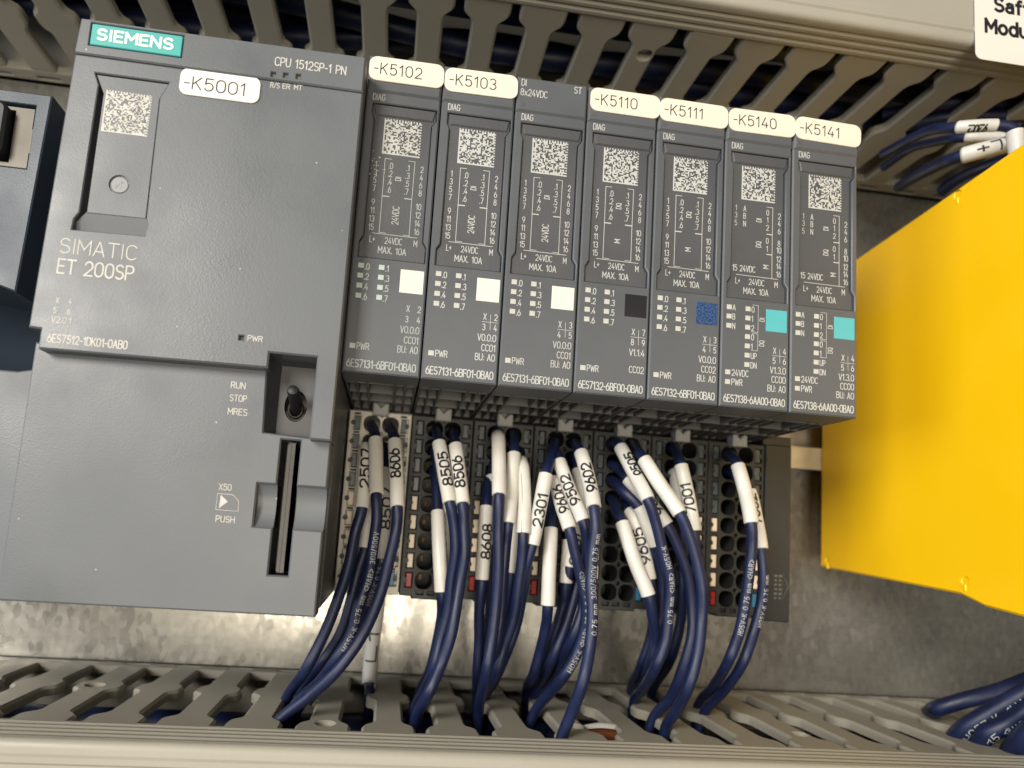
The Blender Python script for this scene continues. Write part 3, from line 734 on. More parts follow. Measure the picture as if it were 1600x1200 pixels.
        mb.text('DI', 9.35, 63.6, 1.0, c, 0.13, 0.7, 90, 'c'); mb.text('DQ', 9.35, 58.6, 1.0, c, 0.13, 0.7, 90, 'c')
        led(1.75, 52.0); mb.text('24VDC', 2.6, 51.35, 1.25, c, 0.15, 0.66)
    led(1.75, 50.0); mb.text('PWR', 2.6, 49.4, 1.25, c, 0.15, 0.66)
    zc_ = 57.2 if ty != 'CNT' else 56.3
    mb.text('X', 11.7, zc_ + 0.45, 1.2, c, 0.15, 0.66, align='c'); mb.text(gd[0], 13.85, zc_ + 0.45, 1.2, c, 0.15, 0.66, align='c')
    mb.text(gd[1], 11.6, zc_ - 1.65, 1.2, c, 0.15, 0.66, align='c'); mb.text(gd[2], 13.85, zc_ - 1.65, 1.2, c, 0.15, 0.66, align='c')
    if i: mb.line([(11.2, zc_), (14.25, zc_)], 0.09, c); mb.line([(12.8, zc_ + 1.5), (12.8, zc_ + .1)], 0.09, c); mb.line([(12.8, zc_ - .1), (12.85, zc_ - 1.5)], 0.09, c)
    zz = (53.4, 51.4, 49.5) if ty != 'CNT' else (52.6, 50.7, 48.8)
    mb.text(ver, 14.1, zz[0], 1.3, c, 0.15, 0.68, align='r')
    mb.text(cc, 14.1, zz[1] if bu else zz[2] + .4, 1.3, c, 0.15, 0.68, align='r')
    if bu: mb.text(bu, 14.1, zz[2], 1.3, c, 0.15, 0.68, align='r')
    _, wd = strokes(order, 1.2); mb.text(order, 1.0, 45.9, 1.45, c, 0.2, 13.0 / (wd * 1.45 / 6), track=1.2)
    mb.text('DIAG', 1.5, 100.1, 1.25, c - 0.0, 0.15, 0.66)
    if code is None:
        mb.text('DI', 1.0, 107.2, 1.35, MF + 0.45, 0.17, 0.7); mb.text('8x24VDC', 0.9, 105.1, 1.4, MF + 0.45, 0.17, 0.66); mb.text('ST', 12.0, 107.1, 1.35, MF + 0.45, 0.17, 0.7)
    part('printed_text', mb, M[pm], root, smooth=0)
    mb = MB(); mb.plate(rect(0.85, 1.85, 102.7, 103.6), (), MF + 0.47, 0.3, 0.03)
    part('diagnostic_light', mb, M['grille'], root)
    if code:
        dx, dz, rz = jit.uniform(-0.12, 0.12), jit.uniform(-0.1, 0.15), math.radians(jit.uniform(-1.3, 1.3))
        mb = MB(); mb.plate(LAB, (), MF + 0.72, 0.28, 0.06)
        tb = MB(); tb.text(code, 1.35, 105.2, 2.25, MF + 0.74, 0.20, 0.86, track=1.75)
        for q in (mb, tb):
            q.v = [(7.8 + dx + (x - 7.8) * math.cos(rz) - (z - 106.3) * math.sin(rz), d, 106.3 + dz + (x - 7.8) * math.sin(rz) + (z - 106.3) * math.cos(rz)) for x, d, z in q.v]
        lab = part('marker_label', mb, M['label'], root, label='cream rounded label marked ' + code)
        part('lettering', tb, M['ink'], lab, smooth=0)
    if i == 0:   # the worn, scraped spot
        mb = MB(); rg = random.Random(5)
        for k in range(26):
            x = rg.gauss(3.0, 0.8); z = rg.gauss(86.3, 1.3); r = rg.uniform(0.06, 0.26)
            mb.fill([[(x + r * rg.uniform(.5, 1.2) * math.cos(t), z + r * 0.7 * rg.uniform(.5, 1.2) * math.sin(t)) for t in [k2 * 1.05 for k2 in range(6)]]], MF - 0.5 + k * 0.003, FRONT)
        part('scrape_mark', mb, M['scrape'], pl, smooth=0)

# ================================================================== terminal bases
BF = 23.74
def col_z(k): return 40.45 - 4.52 * k
def bu_meshes(material):
    holes = []
    for k in range(9):
        for x in (5.55, 9.95): holes.append((rrect(x - 1.95, x + 1.95, col_z(k) - 1.95, col_z(k) + 1.95, 1.6, 4), 9))
        holes.append((circ(7.75, col_z(k) + 2.15, 0.5, 8), 1.5))
        for x0 in (1.2, 12.5): holes.append((rect(x0, x0 + 1.75, col_z(k) - 1.75, col_z(k) + 1.75), 1.5))
    for a in (4.0, 6.6, 9.4): holes.append((rect(a, a + 1.7, 1.0, 1.9), 1.2))
    mb = MB(); mb.plate([(0.1, 0.6), (3.0, 0.6), (3.0, 0.0), (12.2, 0.0), (12.2, 0.6), (14.9, 0.6), (14.9, 43.4), (0.1, 43.4)], holes, BF, 10, 0.18)
    mb.box(0.2, 14.8, -1.0, BF - 9.5, 0.5, 100)
    return mb.mesh('housing', material)
bu_dark, bu_pale = bu_meshes(M['bu']), bu_meshes(M['bu_light'])
mb = MB()
mb.plate(rect(-0.62, 0.62, -1.6, 1.6), (), 0.05, 1.4, 0.12)
mb.box(-0.28, -0.10, 0.04, 0.12, -1.3, 1.3); mb.box(0.12, 0.28, 0.04, 0.12, -1.3, 1.3)
tab_me = {k: mb.mesh('release_tab', M[k]) for k in ('tab_dark', 'tab_cream', 'tab_red', 'tab_blue')}
mb = MB()
for k in range(9):
    for s_ in (1.15, 13.85): mb.fill([circ(s_, col_z(k), 0.62, 10)], BF + 0.06, FRONT)
    for s_ in (2.05, 13.0): mb.box(s_ - 0.75, s_ + 0.75, BF - 1.0, BF + 0.03, col_z(k) + 1.95, col_z(k) + 2.5)
test_me = mb.mesh('test_points', M['black'], smooth=0)
mb = MB(); rg = random.Random(9)
for k in range(9):
    for x in (5.55, 9.95):
        a_ = rg.uniform(-0.5, 0.5)
        mb.box(x - 0.7 + a_ * .3, x - 0.1, 14.9, 16.0, col_z(k) - 0.3, col_z(k) + 0.9)
contact_me = mb.mesh('clamp_contacts', M['brass'], smooth=0)
words = ['pale beige terminal base under the leftmost input module', 'second terminal base from the left, the first of the dark ones', 'dark terminal base under the module with the printed 8x24VDC header',
         'dark terminal base under the module labelled -K5110', 'dark terminal base under the module labelled -K5111', 'dark terminal base under the module labelled -K5140',
         'rightmost terminal base, only two wires in it, under the module labelled -K5141']
for i in range(7):
    root = thing('terminal_base', words[i], 'terminal block', (X0M + 15 * i, 0, 0), 'terminal bases under the modules')
    put('housing', bu_pale if i == 0 else bu_dark, root); put('test_points', test_me, root); put('clamp_contacts', contact_me, root)
    for k in range(9):
        for s_, x in ((0, 2.08), (1, 13.1)):
            m_ = 'tab_dark' if k < 4 else 'tab_cream' if k < 8 else ('tab_red' if s_ == 0 else 'tab_blue')
            put('release_tab', tab_me[m_], root, (x, BF, col_z(k)), {'tab_red': 'red release tab', 'tab_blue': 'blue release tab'}.get(m_))
root = thing('end_cover', 'plain narrow grey end module closing the row of terminal bases on the right', 'end module', (105.1, 0, 0))
mb = MB(); mb.plate(rect(105.15, 112.1, -0.5, 43.6), (), BF + 0.3, 10, 0.25); mb.box(105.3, 111.8, -1, BF - 9, 0.2, 100)
mb.plate([(105.2, 43.7), (112.9, 43.7), (112.9, 46.2), (105.2, 46.2)], (), BF - 1.2, 9, 0.2)
part('housing', mb, M['bu'], root, (105.1, 0, 0))
mb = MB(); c = BF + 0.33
mb.line([(110.1, 11.5), (111.6, 8.2), (110.1, 4.9), (110.1, 11.5)], 0.14, c)
for x in (108.3, 109.5):
    for k in range(6): mb.add([(x - 0.42, c, 11.0 - 1.1 * k), (x + 0.42 - 0.2 * (k % 2), c, 11.0 - 1.1 * k), (x + 0.42 - 0.2 * (k % 3), c, 10.5 - 1.1 * k), (x - 0.42 + 0.2 * (k % 2), c, 10.5 - 1.1 * k)], [(0, 1, 2, 3)])
mf = mat('faint_print', (0.13, 0.125, 0.11), 0.5); part('faint_arrow_print', mb, mf, root, (105.1, 0, 0), smooth=0)

# ================================================================== yellow safety box
YX = 136.5
yz = [(0.0, 13.4), (48.0, 10.2), (54.3, 8.2), (62.9, 7.2), (108, 6.0), (108, 106.2), (65.6, 105.0), (16.7, 100.6), (0.0, 99.0)]
root = thing('safety_relay', 'big yellow safety relay housing at the right edge', 'safety relay', (YX + 20, 0, 10))
yb = (YX + 20, 0, 10)
d1, d2, d3_ = px(1505, 910, 0), px(1494, 300, 0), None
def onx(u, v, X):
    a = Vector(((u - CX) / F_PX, -(v - CY) / F_PX, -1.0)); d = m3 @ a; t = (X - CAM[0]) / d.x; p = Vector(CAM) + d * t; return (-p.y, p.z)
hl = [(circ(*onx(1508, 908, YX), 0.8, 14), 0.15), (circ(*onx(1496, 304, YX), 0.8, 14), 0.15), (circ(*onx(1293, 876, YX), 0.8, 14), 0.15)]
mb = MB(); mb.plate(yz, hl, -YX, 45, 0.5, LEFT)
part('housing', mb, M['yellow'], root, yb)
mb = MB()
for h_, _ in hl:
    cx_ = sum(p[0] for p in h_) / len(h_); cz_ = sum(p[1] for p in h_) / len(h_)
    mb.plate(rrect(cx_ - 0.45, cx_ + 0.3, cz_ - 2.3, cz_ - 0.6, 0.35, 3), (), -YX + 0.18, 0.6, 0.18, LEFT)
part('moulded_pips', mb, M['yellow'], root, yb)
mb = MB(); mb.box(YX + 14, YX + 44, -7.6, -0.2, 16, 96); part('rail_foot', mb, M['black'], root, yb)
# ================================================================== wires
def along(pts, seg, r, mbw):
    mbw.tube(pts, r, seg)
def tube_text(mb, path, s0, s1, st, h, r, phi=0.0, sw=0.3, wx=None, flip=True, track=1.35, reps=1):
    """print text on a tube between arc lengths s0 and s1; it reads from s1 back to s0 when flip"""
    P_ = [Vector(p) for p in path]; acc = [0.0]
    for i in range(1, len(P_)): acc.append(acc[-1] + (P_[i] - P_[i - 1]).length)
    cam_p = Vector((CAM[0], -CAM[1], CAM[2]))
    def at(s):
        s = max(0.0, min(acc[-1] - 1e-6, s)); i = 0
        while i < len(acc) - 2 and acc[i + 1] < s: i += 1
        t = (s - acc[i]) / max(acc[i + 1] - acc[i], 1e-9)
        p = P_[i].lerp(P_[i + 1], t); T0 = (P_[min(i + 1, len(P_) - 1)] - P_[max(i - 1, 0)]).normalized(); T1 = (P_[min(i + 2, len(P_) - 1)] - P_[i]).normalized()
        T_ = T0.lerp(T1, t).normalized()
        N_ = Vector((0, 1, 0)) + Vector((0, 0, -0.12)); N_ = (N_ - T_ * N_.dot(T_)).normalized()
        return p, T_, N_, T_.cross(N_)
    qs, wd = strokes(st, track); k = h / 6
    wx = wx or (s1 - s0) / (wd * k)
    for qi, line in enumerate(qs):
        pp = []
        for (x0, y0), (x1, y1) in zip(line[:-1], line[1:]):
            n = max(1, int(max(abs(x1 - x0) * k * wx, abs(y1 - y0) * k) / 0.5))
            for j in range(n): pp.append(((x0 + (x1 - x0) * j / n) * k * wx, (y0 + (y1 - y0) * j / n - 3) * k))
        pp.append((line[-1][0] * k * wx, (line[-1][1] - 3) * k))
        L_, R_ = ribbon(pp, sw / 2); vs = []
        for (x, y) in L_ + R_:
            s = (s1 - x) if flip else (s0 + x)
            p, T_, N_, B_ = at(s)
            a_ = (y / r) * (-1 if flip else 1) + phi
            rr = r + 0.05 + (qi % 5) * 0.004
            vs.append(tuple(p + (N_ * math.cos(a_) + B_ * math.sin(a_)) * rr))
        n = len(pp); mb.add(vs, [(i, i + 1, n + i + 1, n + i) for i in range(n - 1)])

WR, SR = 1.20, 1.60
wire_no = 0
wj = random.Random(31)
def wire(label, pts, sleeve=None, text=None, cable_text=None, r=WR, sr=None, hole=True, into=True, mat_='wire', group='blue wires with white marker sleeves', tphi=0.0, ct=(0, 1), cphi=0.0, name='wire', cat='wire', text_at=(0.12, 0.62), seam=False, endz=-24.0):
    """pts: (u, v, depth) down the wire as seen in the photograph; sleeve = (i, j) indices of pts"""
    global wire_no
    # interpolate missing depths
    Dk = [p[2] if len(p) > 2 else None for p in pts]
    if Dk[-1] is None: Dk[-1] = pz(pts[-1][0], pts[-1][1], endz)[1]
    arc = [0]
    for i in range(1, len(pts)): arc.append(arc[-1] + math.hypot(pts[i][0] - pts[i - 1][0], pts[i][1] - pts[i - 1][1]))
    known = [i for i, d in enumerate(Dk) if d is not None]
    for i in range(len(pts)):
        if Dk[i] is None:
            a_ = max(k for k in known if k < i); b_ = min(k for k in known if k > i)
            t = (arc[i] - arc[a_]) / (arc[b_] - arc[a_]); t = t * t * (3 - 2 * t) * 0.5 + t * 0.5
            Dk[i] = Dk[a_] + (Dk[b_] - Dk[a_]) * t
    W3 = [Vector(px(p[0], p[1], d)) for p, d in zip(pts, Dk)]
    lim = (sleeve[1] + 1) if sleeve else 1
    for i in range(lim, len(W3) - 1): W3[i] += Vector((wj.uniform(-.28, .28), wj.uniform(-.5, .5), 0))
    pre = 0
    if hole:
        p0 = W3[0]; W3 = [Vector((p0.x, p0.y - 9, p0.z + 0.2))] + W3; pre = 1
    if into:
        p1 = W3[-1]; e = (W3[-1] - W3[-2]).normalized()
        q = p1 + Vector((e.x * 9, -2.0, -10)); W3 += [q, q + Vector((e.x * 6, -4, -14))]
    path, idx = catmull(W3, 6)
    base = path[-1] if into else path[0]
    loc = (base.x, base.y, base.z)
    root = thing(name, label, cat, loc, group)
    mb = MB(); mb.tube([tuple(p) for p in path], r, 14)
    wm = part('insulation', mb, M[mat_], root, loc)
    if sleeve:
        i0, i1 = idx[sleeve[0] + pre], idx[sleeve[1] + pre]
        sp = path[i0:i1 + 1]
        # densify
        sr_ = sr or SR
        mb = MB()
        rad = [sr_] * len(sp); rad[0] = sr_ * 0.93; rad[-1] = sr_ * 0.95
        T0 = (sp[1] - sp[0]).normalized(); T1 = (sp[-1] - sp[-2]).normalized()
        sp2 = [sp[0] - T0 * 0.01, sp[0] + T0 * 0.0] + list(sp[1:]) + [sp[-1] + T1 * 0.02]
        mb.tube([tuple(p) for p in [sp[0] - T0 * 0.12] + list(sp) + [sp[-1] + T1 * 0.12]], [sr_ * 0.86] + [sr_] * len(sp) + [sr_ * 0.90], 16)
        sl = part('marker_sleeve', mb, M['sleeve'], root, loc)
        ln = sum((sp[k + 1] - sp[k]).length for k in range(len(sp) - 1))
        if text:
            mb = MB(); a0, a1 = text_at
            h = sr_ * 1.35
            tube_text(mb, sp, ln * a0, min(ln * a1, ln * a0 + 9.0), text, h, sr_, tphi + wj.uniform(-.3, .3), 0.46)
            part('lettering', mb, M['ink'], sl, loc, smooth=0)
        if seam:
            mb = MB(); fr = frames(sp); q = [tuple(Vector(p) + (Vector((0, 1, 0)) * math.cos(-0.5) + Vector((1, 0, 0)) * math.sin(-0.45)) * (sr_ + 0.0)) for p in sp]
            mb.tube(q, 0.09, 5); part('seam', mb, M['ink'], sl, loc)
        if sleeve and len(text or '') == 4:
            pass
    if cable_text:
        ln = sum((path[k + 1] - path[k]).length for k in range(len(path) - 1))
        mb = MB(); _, wd_ = strokes(cable_text, 2.2); s1_ = min(ln * ct[1], ln * ct[0] + wd_ * 1.12 / 6 * 0.9)
        tube_text(mb, path, ln * ct[0], s1_, cable_text, 1.0, r, cphi, 0.17, wx=0.85, track=2.6)
        part('lettering', mb, M['print_wire'], wm, loc, smooth=0)
    wire_no += 1
    return root

# ---- pale base (leftmost)
wire('wire with sleeve 2507, leftmost in the pale terminal base', [(574, 690, 24), (572, 700, 30), (571, 722, 33), (566, 793, 36), (557, 832), (545, 885), (528, 940), (508, 990), (480, 1045, 34), (447, 1092)], (1, 3), '2507', text_at=(0.15, 0.75))
wire('wire behind the front ones in the pale base, short blank sleeve', [(571, 720, 22), (574, 760, 26), (575, 800, 29), (571, 855, 30), (562, 890), (548, 940), (530, 990), (505, 1035, 28), (470, 1082)], (1, 3))
wire('wire with sleeve 8507, behind the middle of the pale base', [(600, 700, 22), (602, 735, 27), (601, 790, 30), (595, 872, 31), (587, 905), (571, 950), (550, 1000), (524, 1045, 28), (478, 1090)], (1, 3), '8507', 'H05V-K 0.75 mm', ct=(.34, .55), cphi=0.3, text_at=(0.25, 0.9), tphi=0.3)
wire('front wire with blank white sleeve from the first hole of the pale base', [(580, 663, 24), (585, 676, 30), (587, 688, 34), (588, 772, 41), (587, 810), (583, 857), (575, 900), (564, 940), (549, 985), (526, 1030, 40), (496, 1068), (462, 1100)], (2, 3), None, 'H05V-K 0.75 mm <HAR> 300/500V', ct=(.34, .86), cphi=0.25)
wire('wire with sleeve 8606, right hand hole of the pale base', [(609, 663, 24), (614, 677, 30), (617, 690, 34), (621, 792, 41), (618, 830), (609, 880), (596, 925), (577, 970), (553, 1010), (520, 1052, 42), (482, 1090), (440, 1122)], (2, 3), '8606', text_at=(.2, .62), tphi=-0.25)
# faint sleeve hanging behind
wire('grey sleeved wire hanging behind the first bundle down to the duct', [(592, 915, 8), (588, 960, 8), (581, 1010, 7), (577, 1068, 7), (577, 1082)], (0, 3), 'L1', sr=1.9, hole=False, text_at=(.45, .75))
# ---- second base
wire('wire with blank sleeve low at the left of the second base', [(677, 735, 23), (682, 760, 27), (684, 800, 30), (686, 850, 33), (690, 924, 35), (690, 960), (684, 1003), (672, 1045, 26), (655, 1085)], (2, 4))
wire('wire with a mostly hidden sleeve 8605 in the second base', [(678, 704, 23), (684, 735, 26), (690, 780, 27), (694, 830, 29), (697, 898, 30), (697, 940), (691, 990), (678, 1035, 24), (660, 1080)], (2, 4), '8605', text_at=(.3, .95), tphi=-0.6)
wire('wire with sleeve 8505, first hole of the second base', [(681, 673, 24), (684, 684, 30), (686, 693, 34), (703, 785, 41), (708, 820), (710, 860), (706, 910), (699, 955), (690, 1000), (677, 1045, 36), (660, 1085), (650, 1102)], (2, 3), '8505', 'V HAR 0.75 mm 300', ct=(.52, .90), cphi=0.9, text_at=(.25, .78))
wire('wire with sleeve 8506, second hole of the second base', [(708, 675, 24), (710, 688, 30), (712, 697, 34), (723, 787, 41), (726, 820), (726, 860), (722, 905), (714, 950), (703, 995), (689, 1037), (668, 1083, 42), (650, 1122)], (2, 3), '8506', text_at=(.28, .78), tphi=-0.1)
# ---- third base
wire('wire with sleeve 8608 in the third base', [(763, 745, 23), (762, 765, 28), (760, 792, 32), (753, 905, 34), (751, 950), (750, 1000), (748, 1050, 28), (745, 1095)], (2, 3), '8608', text_at=(.27, .72))
wire('wire behind with narrow blank sleeve, third base', [(770, 720, 22), (769, 745, 25), (768, 790, 27), (768, 850, 28), (768, 920), (765, 990), (757, 1050, 22), (748, 1092)], (1, 3))
wire('wire with split blank sleeve, first hole of the third base', [(776, 672, 24), (778, 682, 31), (779, 690, 34), (780, 773, 41), (780, 830), (778, 885), (774, 940), (769, 995), (760, 1050, 38), (748, 1110)], (1, 3), seam=True)
wire('wire with blank sleeve, second hole of the third base', [(802, 678, 24), (803, 695, 31), (803, 710, 34), (800, 760), (794, 817, 39), (791, 850), (787, 905), (781, 960), (772, 1015, 34), (757, 1068), (748, 1095)], (2, 4))
wire('wire with short blank sleeve hidden behind, third base', [(803, 740, 22), (805, 780, 26), (804, 825, 29), (799, 894, 30), (796, 930), (789, 980), (776, 1035, 24), (757, 1080)], (1, 3))
wire('wire with split blank sleeve, right of the third base', [(812, 705, 24), (814, 722, 32), (817, 735, 35), (819, 780), (818, 833, 39), (815, 870), (810, 920), (801, 965), (789, 1010), (774, 1050, 32), (755, 1092)], (1, 4), seam=True)
wire('wire with sleeve 2301 leaning left, from the fourth base', [(867, 690, 25), (862, 712, 33), (853, 742, 38), (844, 790), (832, 850, 38), (824, 880), (817, 925), (806, 975), (793, 1020, 30), (772, 1065), (757, 1090)], (2, 4), '2301', text_at=(.28, .75))
# ---- fourth base
wire('wire with blank sleeve straight down in the fourth base', [(866, 750, 23), (863, 775, 29), (861, 826, 33), (858, 890), (856, 945, 36), (853, 975), (845, 1015), (834, 1052, 26), (822, 1083)], (2, 4))
wire('wire with short sleeve behind the bundle of the fourth base', [(892, 770, 22), (891, 800, 26), (889, 845, 29), (884, 910, 30), (878, 945), (864, 1000), (846, 1050, 22), (828, 1085)], (2, 3))
wire('wire with half hidden sleeve 9601, fourth base', [(902, 780, 22), (899, 810, 27), (896, 850, 30), (890, 885, 31), (884, 930), (871, 985), (853, 1035, 25), (832, 1085)], (1, 3), '9601', text_at=(.4, .95))
wire('wire with blank sleeve behind sleeve 9602, fourth base', [(898, 715, 23), (903, 735, 26), (908, 770, 28), (912, 810, 29), (910, 860), (900, 920), (884, 975), (863, 1030, 28), (836, 1090)], (1, 3))
wire('wire with sleeve 9606 and white printing, fourth base', [(862, 738, 28), (867, 750, 33), (877, 788), (890, 826, 40), (899, 860), (909, 900), (915, 945), (912, 985), (901, 1020), (884, 1052, 36), (858, 1085), (836, 1112)], (1, 3), '9606', 'H05V-K <HAR> 90 C 0.6 <HAR>', ct=(.34, .93), text_at=(.2, .75), tphi=-0.1)
wire('wire with sleeve 9502, fourth base', [(868, 706, 28), (874, 722, 34), (890, 765), (911, 813, 41), (917, 850), (918, 900), (909, 950), (893, 1000, 34), (868, 1050), (840, 1092)], (1, 3), '9502', text_at=(.28, .78), tphi=-0.1)
wire('wire with sleeve 9602 and white printing reaching the front of the duct', [(897, 692, 25), (903, 700, 33), (908, 708, 37), (920, 750), (928, 792, 45), (930, 825), (929, 860), (925, 910), (926, 960), (923, 1010), (912, 1065, 50), (893, 1115), (878, 1152)], (2, 4), '9602', '0.75 mm 300/500V 0.75 mm', ct=(.36, .84), text_at=(.28, .8), tphi=-0.2, cphi=0.15)
# ---- fifth base
wire('wire with sleeve 9605 turned sideways, low in the fifth base', [(977, 785, 24), (985, 800, 28), (992, 812, 30), (1003, 850), (1015, 905, 33), (1018, 940), (1016, 990), (1003, 1040, 26), (985, 1082)], (1, 4), '9605', text_at=(.3, .8), tphi=-0.2)
wire('wire with short blank sleeve crossing behind the fifth base bundle', [(957, 752, 25), (975, 768, 31), (999, 792, 33), (1011, 820), (1023, 852, 33), (1032, 900), (1030, 960), (1018, 1020, 27), (996, 1075)], (2, 4), r=1.45)
wire('wire with blank sleeve, lowest on the left of the fifth base', [(956, 780, 24), (963, 798, 31), (972, 817, 35), (993, 880), (1013, 930, 40), (1019, 965), (1024, 1000), (1018, 1035, 32), (1003, 1065), (987, 1085)], (2, 4))
wire('wire with sleeve 9601 half hidden under sleeve 9505', [(958, 727, 25), (972, 738, 29), (981, 748, 32), (1010, 780), (1042, 820, 36), (1055, 848), (1070, 890), (1079, 940), (1080, 990), (1068, 1045, 36), (1045, 1092), (1022, 1120)], (2, 4), '9601', text_at=(.3, .8), tphi=-0.2)
wire('wire with sleeve 9505 and white printing, fifth base', [(962, 692, 28), (970, 700, 34), (990, 738), (1012, 780, 42), (1026, 815), (1037, 860), (1045, 905), (1046, 950), (1040, 1000), (1026, 1043, 38), (1004, 1080), (990, 1098)], (1, 3), '9505', '0.75 mm <HAR> H05V-K', ct=(.32, .62), text_at=(.2, .62), tphi=0.0)
wire('wire with long blank sleeve, second hole of the fifth base', [(987, 694, 25), (997, 705, 34), (1007, 719, 40), (1030, 755), (1062, 802, 46), (1075, 830), (1089, 875), (1097, 920), (1098, 965), (1091, 1020), (1075, 1075, 46), (1052, 1117), (1040, 1138)], (2, 4))
# ---- sixth base
wire('wire without visible sleeve behind the sixth base bundle', [(1053, 740, 22), (1058, 765, 25), (1064, 800, 27), (1068, 850, 28), (1067, 910, 29), (1062, 970), (1048, 1030, 25), (1018, 1085)], (0, 2))
wire('wire with sleeve 7001, first hole of the sixth base', [(1053, 700, 25), (1060, 715, 31), (1064, 728, 34), (1076, 780), (1084, 829, 37), (1088, 870), (1091, 920), (1088, 975), (1078, 1030, 34), (1050, 1085), (1030, 1112)], (2, 4), '7001', text_at=(.3, .75), tphi=-0.5)
# ---- seventh base
wire('wire with printed sleeve behind, right hand of the two in the last base', [(1141, 738, 23), (1158, 752, 29), (1171, 768, 32), (1182, 815), (1189, 857, 36), (1191, 900), (1188, 945), (1178, 990), (1160, 1035, 36), (1132, 1078), (1100, 1115)], (2, 4), '7002', 'H05V-K 0.75 mm', ct=(.36, .48), cphi=0.2, text_at=(.1, .6), tphi=-0.7)
wire('wire with blank sleeve in front, left hand of the two in the last base', [(1140, 711, 26), (1148, 718, 33), (1153, 728, 36), (1166, 775), (1174, 817, 41), (1175, 850), (1172, 895), (1166, 940), (1155, 985), (1138, 1030, 38), (1114, 1072), (1090, 1105)], (2, 4), None, 'H05V-K 0.75 mm <HAR>', ct=(.34, .62), cphi=-0.3)

# ---- lower right corner cables
GC = 'thick dark blue cables entering the lower duct at the right'
def cable(label, P3, r, group=None, text=None, ct=(.2, .8), m_='wire', sleeve=None, sr=None, name='cable', cphi=0, stext=None, flip=True):
    path, idx = catmull(P3, 8); loc = tuple(path[0])
    root = thing(name, label, 'cable', loc, group)
    mb = MB(); mb.tube([tuple(p) for p in path], r, 16); ins = part('insulation', mb, M[m_], root, loc)
    ln = sum((path[k + 1] - path[k]).length for k in range(len(path) - 1))
    if text:
        mb = MB(); tube_text(mb, path, ln * ct[0], ln * ct[1], text, r * 0.85, r, cphi, 0.2, track=1.8, flip=flip); part('lettering', mb, M['print_dim'], ins, loc, smooth=0)
    if sleeve:
        sp = path[idx[sleeve[0]]:idx[sleeve[1]] + 1]; sr_ = sr or r * 1.3
        T0 = (sp[1] - sp[0]).normalized(); T1 = (sp[-1] - sp[-2]).normalized()
        mb = MB(); mb.tube([tuple(p) for p in [sp[0] - T0 * 0.4] + list(sp) + [sp[-1] + T1 * 0.4]], [sr_ * 0.75] + [sr_] * len(sp) + [sr_ * 0.8], 18)
        sl = part('marker_sleeve', mb, M['sleeve'], root, loc)
        if stext:
            l2 = sum((sp[k + 1] - sp[k]).length for k in range(len(sp) - 1))
            mb = MB(); tube_text(mb, sp, l2 * .3, l2 * .75, stext, sr_ * 1.2, sr_, cphi, 0.40, flip=False); part('lettering', mb, M['ink'], sl, loc, smooth=0)
    return root
cable('rearmost cable at the lower right corner going left into the duct', [pz(1440, 1125, -38), px(1462, 1108, 20), px(1500, 1096, 24), px(1560, 1080, 27), px(1600, 1065, 28), px(1660, 1040, 28)], 2.0, GC)
cable('printed cable at the lower right corner, in front of the rearmost one', [px(1478, 1180, 26), px(1503, 1142, 34), px(1545, 1115, 38), px(1600, 1083, 42), px(1680, 1035, 44)], 2.1, GC, 'H05Z-K <HAR>', (.28, .72), flip=False)
cable('lower cable with faint print at the lower right corner', [px(1512, 1190, 30), px(1540, 1148, 39), px(1575, 1130, 42), px(1620, 1100, 46), px(1700, 1055, 48)], 2.1, GC, '0.75 <HAR>', (.28, .6), flip=False)
cable('frontmost short piece of cable at the lower right corner', [px(1570, 1200, 38), px(1590, 1163, 45), px(1625, 1130, 50), px(1700, 1080, 54)], 2.3, GC)
# brown and white wires lying inside the lower duct
cable('brown wire lying inside the lower duct', [px(880, 1160, 34), px(915, 1152, 36), px(945, 1150, 36), px(985, 1156, 34)], 1.6, None, m_='brown')
cable('pale wire beside the brown one inside the lower duct', [px(885, 1150, 32), px(918, 1140, 34), px(945, 1137, 34), px(985, 1144, 32)], 1.1, None, m_='sleeve')

# ---- wires inside the upper duct
GU = 'blue wires lying inside the upper duct'
rg = random.Random(4)
for k, (z, d, m_, lab) in enumerate(((147, 12, 'wire', 'dark blue wire low down inside the upper duct near the plate'), (148, 40, 'wire', 'dark blue wire low down inside the upper duct near the lid'), (146, 18, 'wire', 'lowest dark blue wire lying along the inside of the upper duct'), (149, 30, 'wire_b', 'brighter blue wire along the inside of the upper duct'), (152, 8, 'wire', 'dark blue wire at the back of the upper duct'),
                     (156, 38, 'wire', 'dark blue wire near the lid inside the upper duct'), (158, 22, 'wire_b', 'brighter blue wire higher inside the upper duct'))):
    cable(lab, [(-180 + 70 * j, d + rg.uniform(-4, 4), z + rg.uniform(-3.5, 3.5)) for j in range(7)], 2.9, GU, m_=m_)

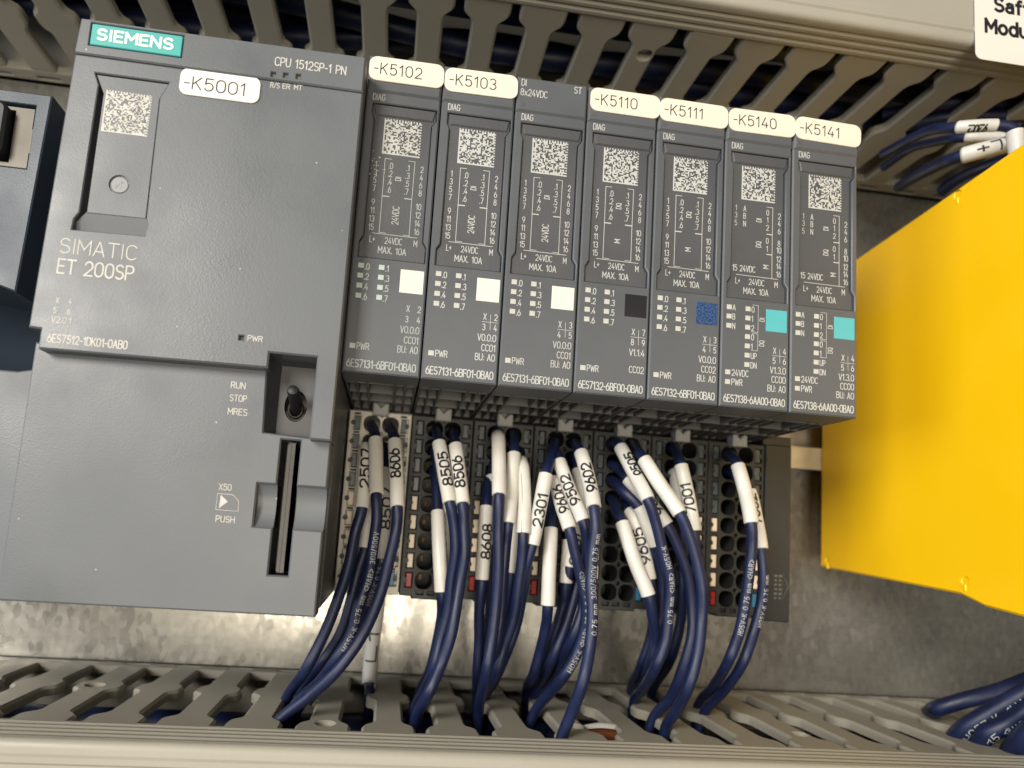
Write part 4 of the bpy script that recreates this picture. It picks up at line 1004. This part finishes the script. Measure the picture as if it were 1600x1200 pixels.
# ---- wires at the upper right, above the yellow box
GR = 'wires entering the upper duct at the right'
cable('upper of two thick blue wires crossing at the upper right', [px(1700, 172, 34), px(1620, 162, 33), px(1560, 160, 32), px(1490, 160, 30), px(1440, 168, 26), px(1380, 180, 20)], 1.75, GR)
cable('lower of two thick blue wires crossing at the upper right', [px(1700, 196, 34), px(1620, 183, 33), px(1560, 181, 31), px(1490, 182, 28), px(1440, 190, 24), px(1380, 205, 18)], 1.75, GR)
cable('blue wire with the uppermost marker sleeve beside the yellow box', [px(1640, 250, 52), px(1597, 215, 51), px(1580, 200, 51), px(1556, 196, 50), px(1497, 199, 47), px(1450, 205, 38), px(1380, 240, 20)], 1.25, GR, sleeve=(3, 4), sr=1.45, stext='9202', cphi=0.9)
cable('blue wire with the middle blank marker sleeve beside the yellow box', [px(1640, 262, 46), px(1600, 225, 44), px(1575, 216, 42), px(1510, 215, 39), px(1460, 222, 30), px(1420, 234, 20), px(1380, 262, 10)], 1.15, GR, sleeve=(2, 3), sr=1.3)
cable('blue wire with the lowest marker sleeve marked L+ beside the yellow box', [px(1650, 260, 50), px(1606, 222, 49), px(1578, 225, 48), px(1505, 243, 44), px(1470, 256, 36), px(1430, 276, 24), px(1405, 292, 10)], 1.5, GR, sleeve=(2, 3), sr=1.95, stext='L+')
cable('dark wire half hidden behind the top edge of the yellow box', [px(1600, 240, 20), px(1540, 260, 16), px(1500, 278, 12), px(1470, 300, 6)], 1.6, GR)
cable('short white ferrule sleeve standing on the yellow box', [px(1586, 206, 53), px(1588, 225, 53), px(1592, 250, 53)], 1.75, None, m_='sleeve', name='ferrule_sleeve')

# ---- wires filling the lower duct, added so that its slots look dark
GL = 'blue wires lying inside the lower duct'
for k, (z, d, m_, lab) in enumerate(((-33, 12, 'wire', 'dark blue wire at the back inside the lower duct'), (-34, 22, 'wire', 'dark blue wire in the middle inside the lower duct'), (-33.5, 32, 'wire', 'dark blue wire nearer the lid inside the lower duct'), (-34, 41, 'wire', 'dark blue wire against the lid inside the lower duct'),
                     (-40, 7, 'wire', 'deep dark blue wire at the back inside the lower duct'), (-40, 17, 'wire_b', 'deep brighter blue wire inside the lower duct'), (-40, 27, 'wire', 'deep dark blue wire inside the lower duct'), (-40, 37, 'wire', 'deep dark blue wire at the front inside the lower duct'), (-36, 1, 'wire', 'dark blue wire next to the plate inside the lower duct'))):
    cable(lab, [(-190 + 75 * j, d + rg.uniform(-3, 3), z + rg.uniform(-2, 1)) for j in range(7)], 4.2, GL, m_=m_)
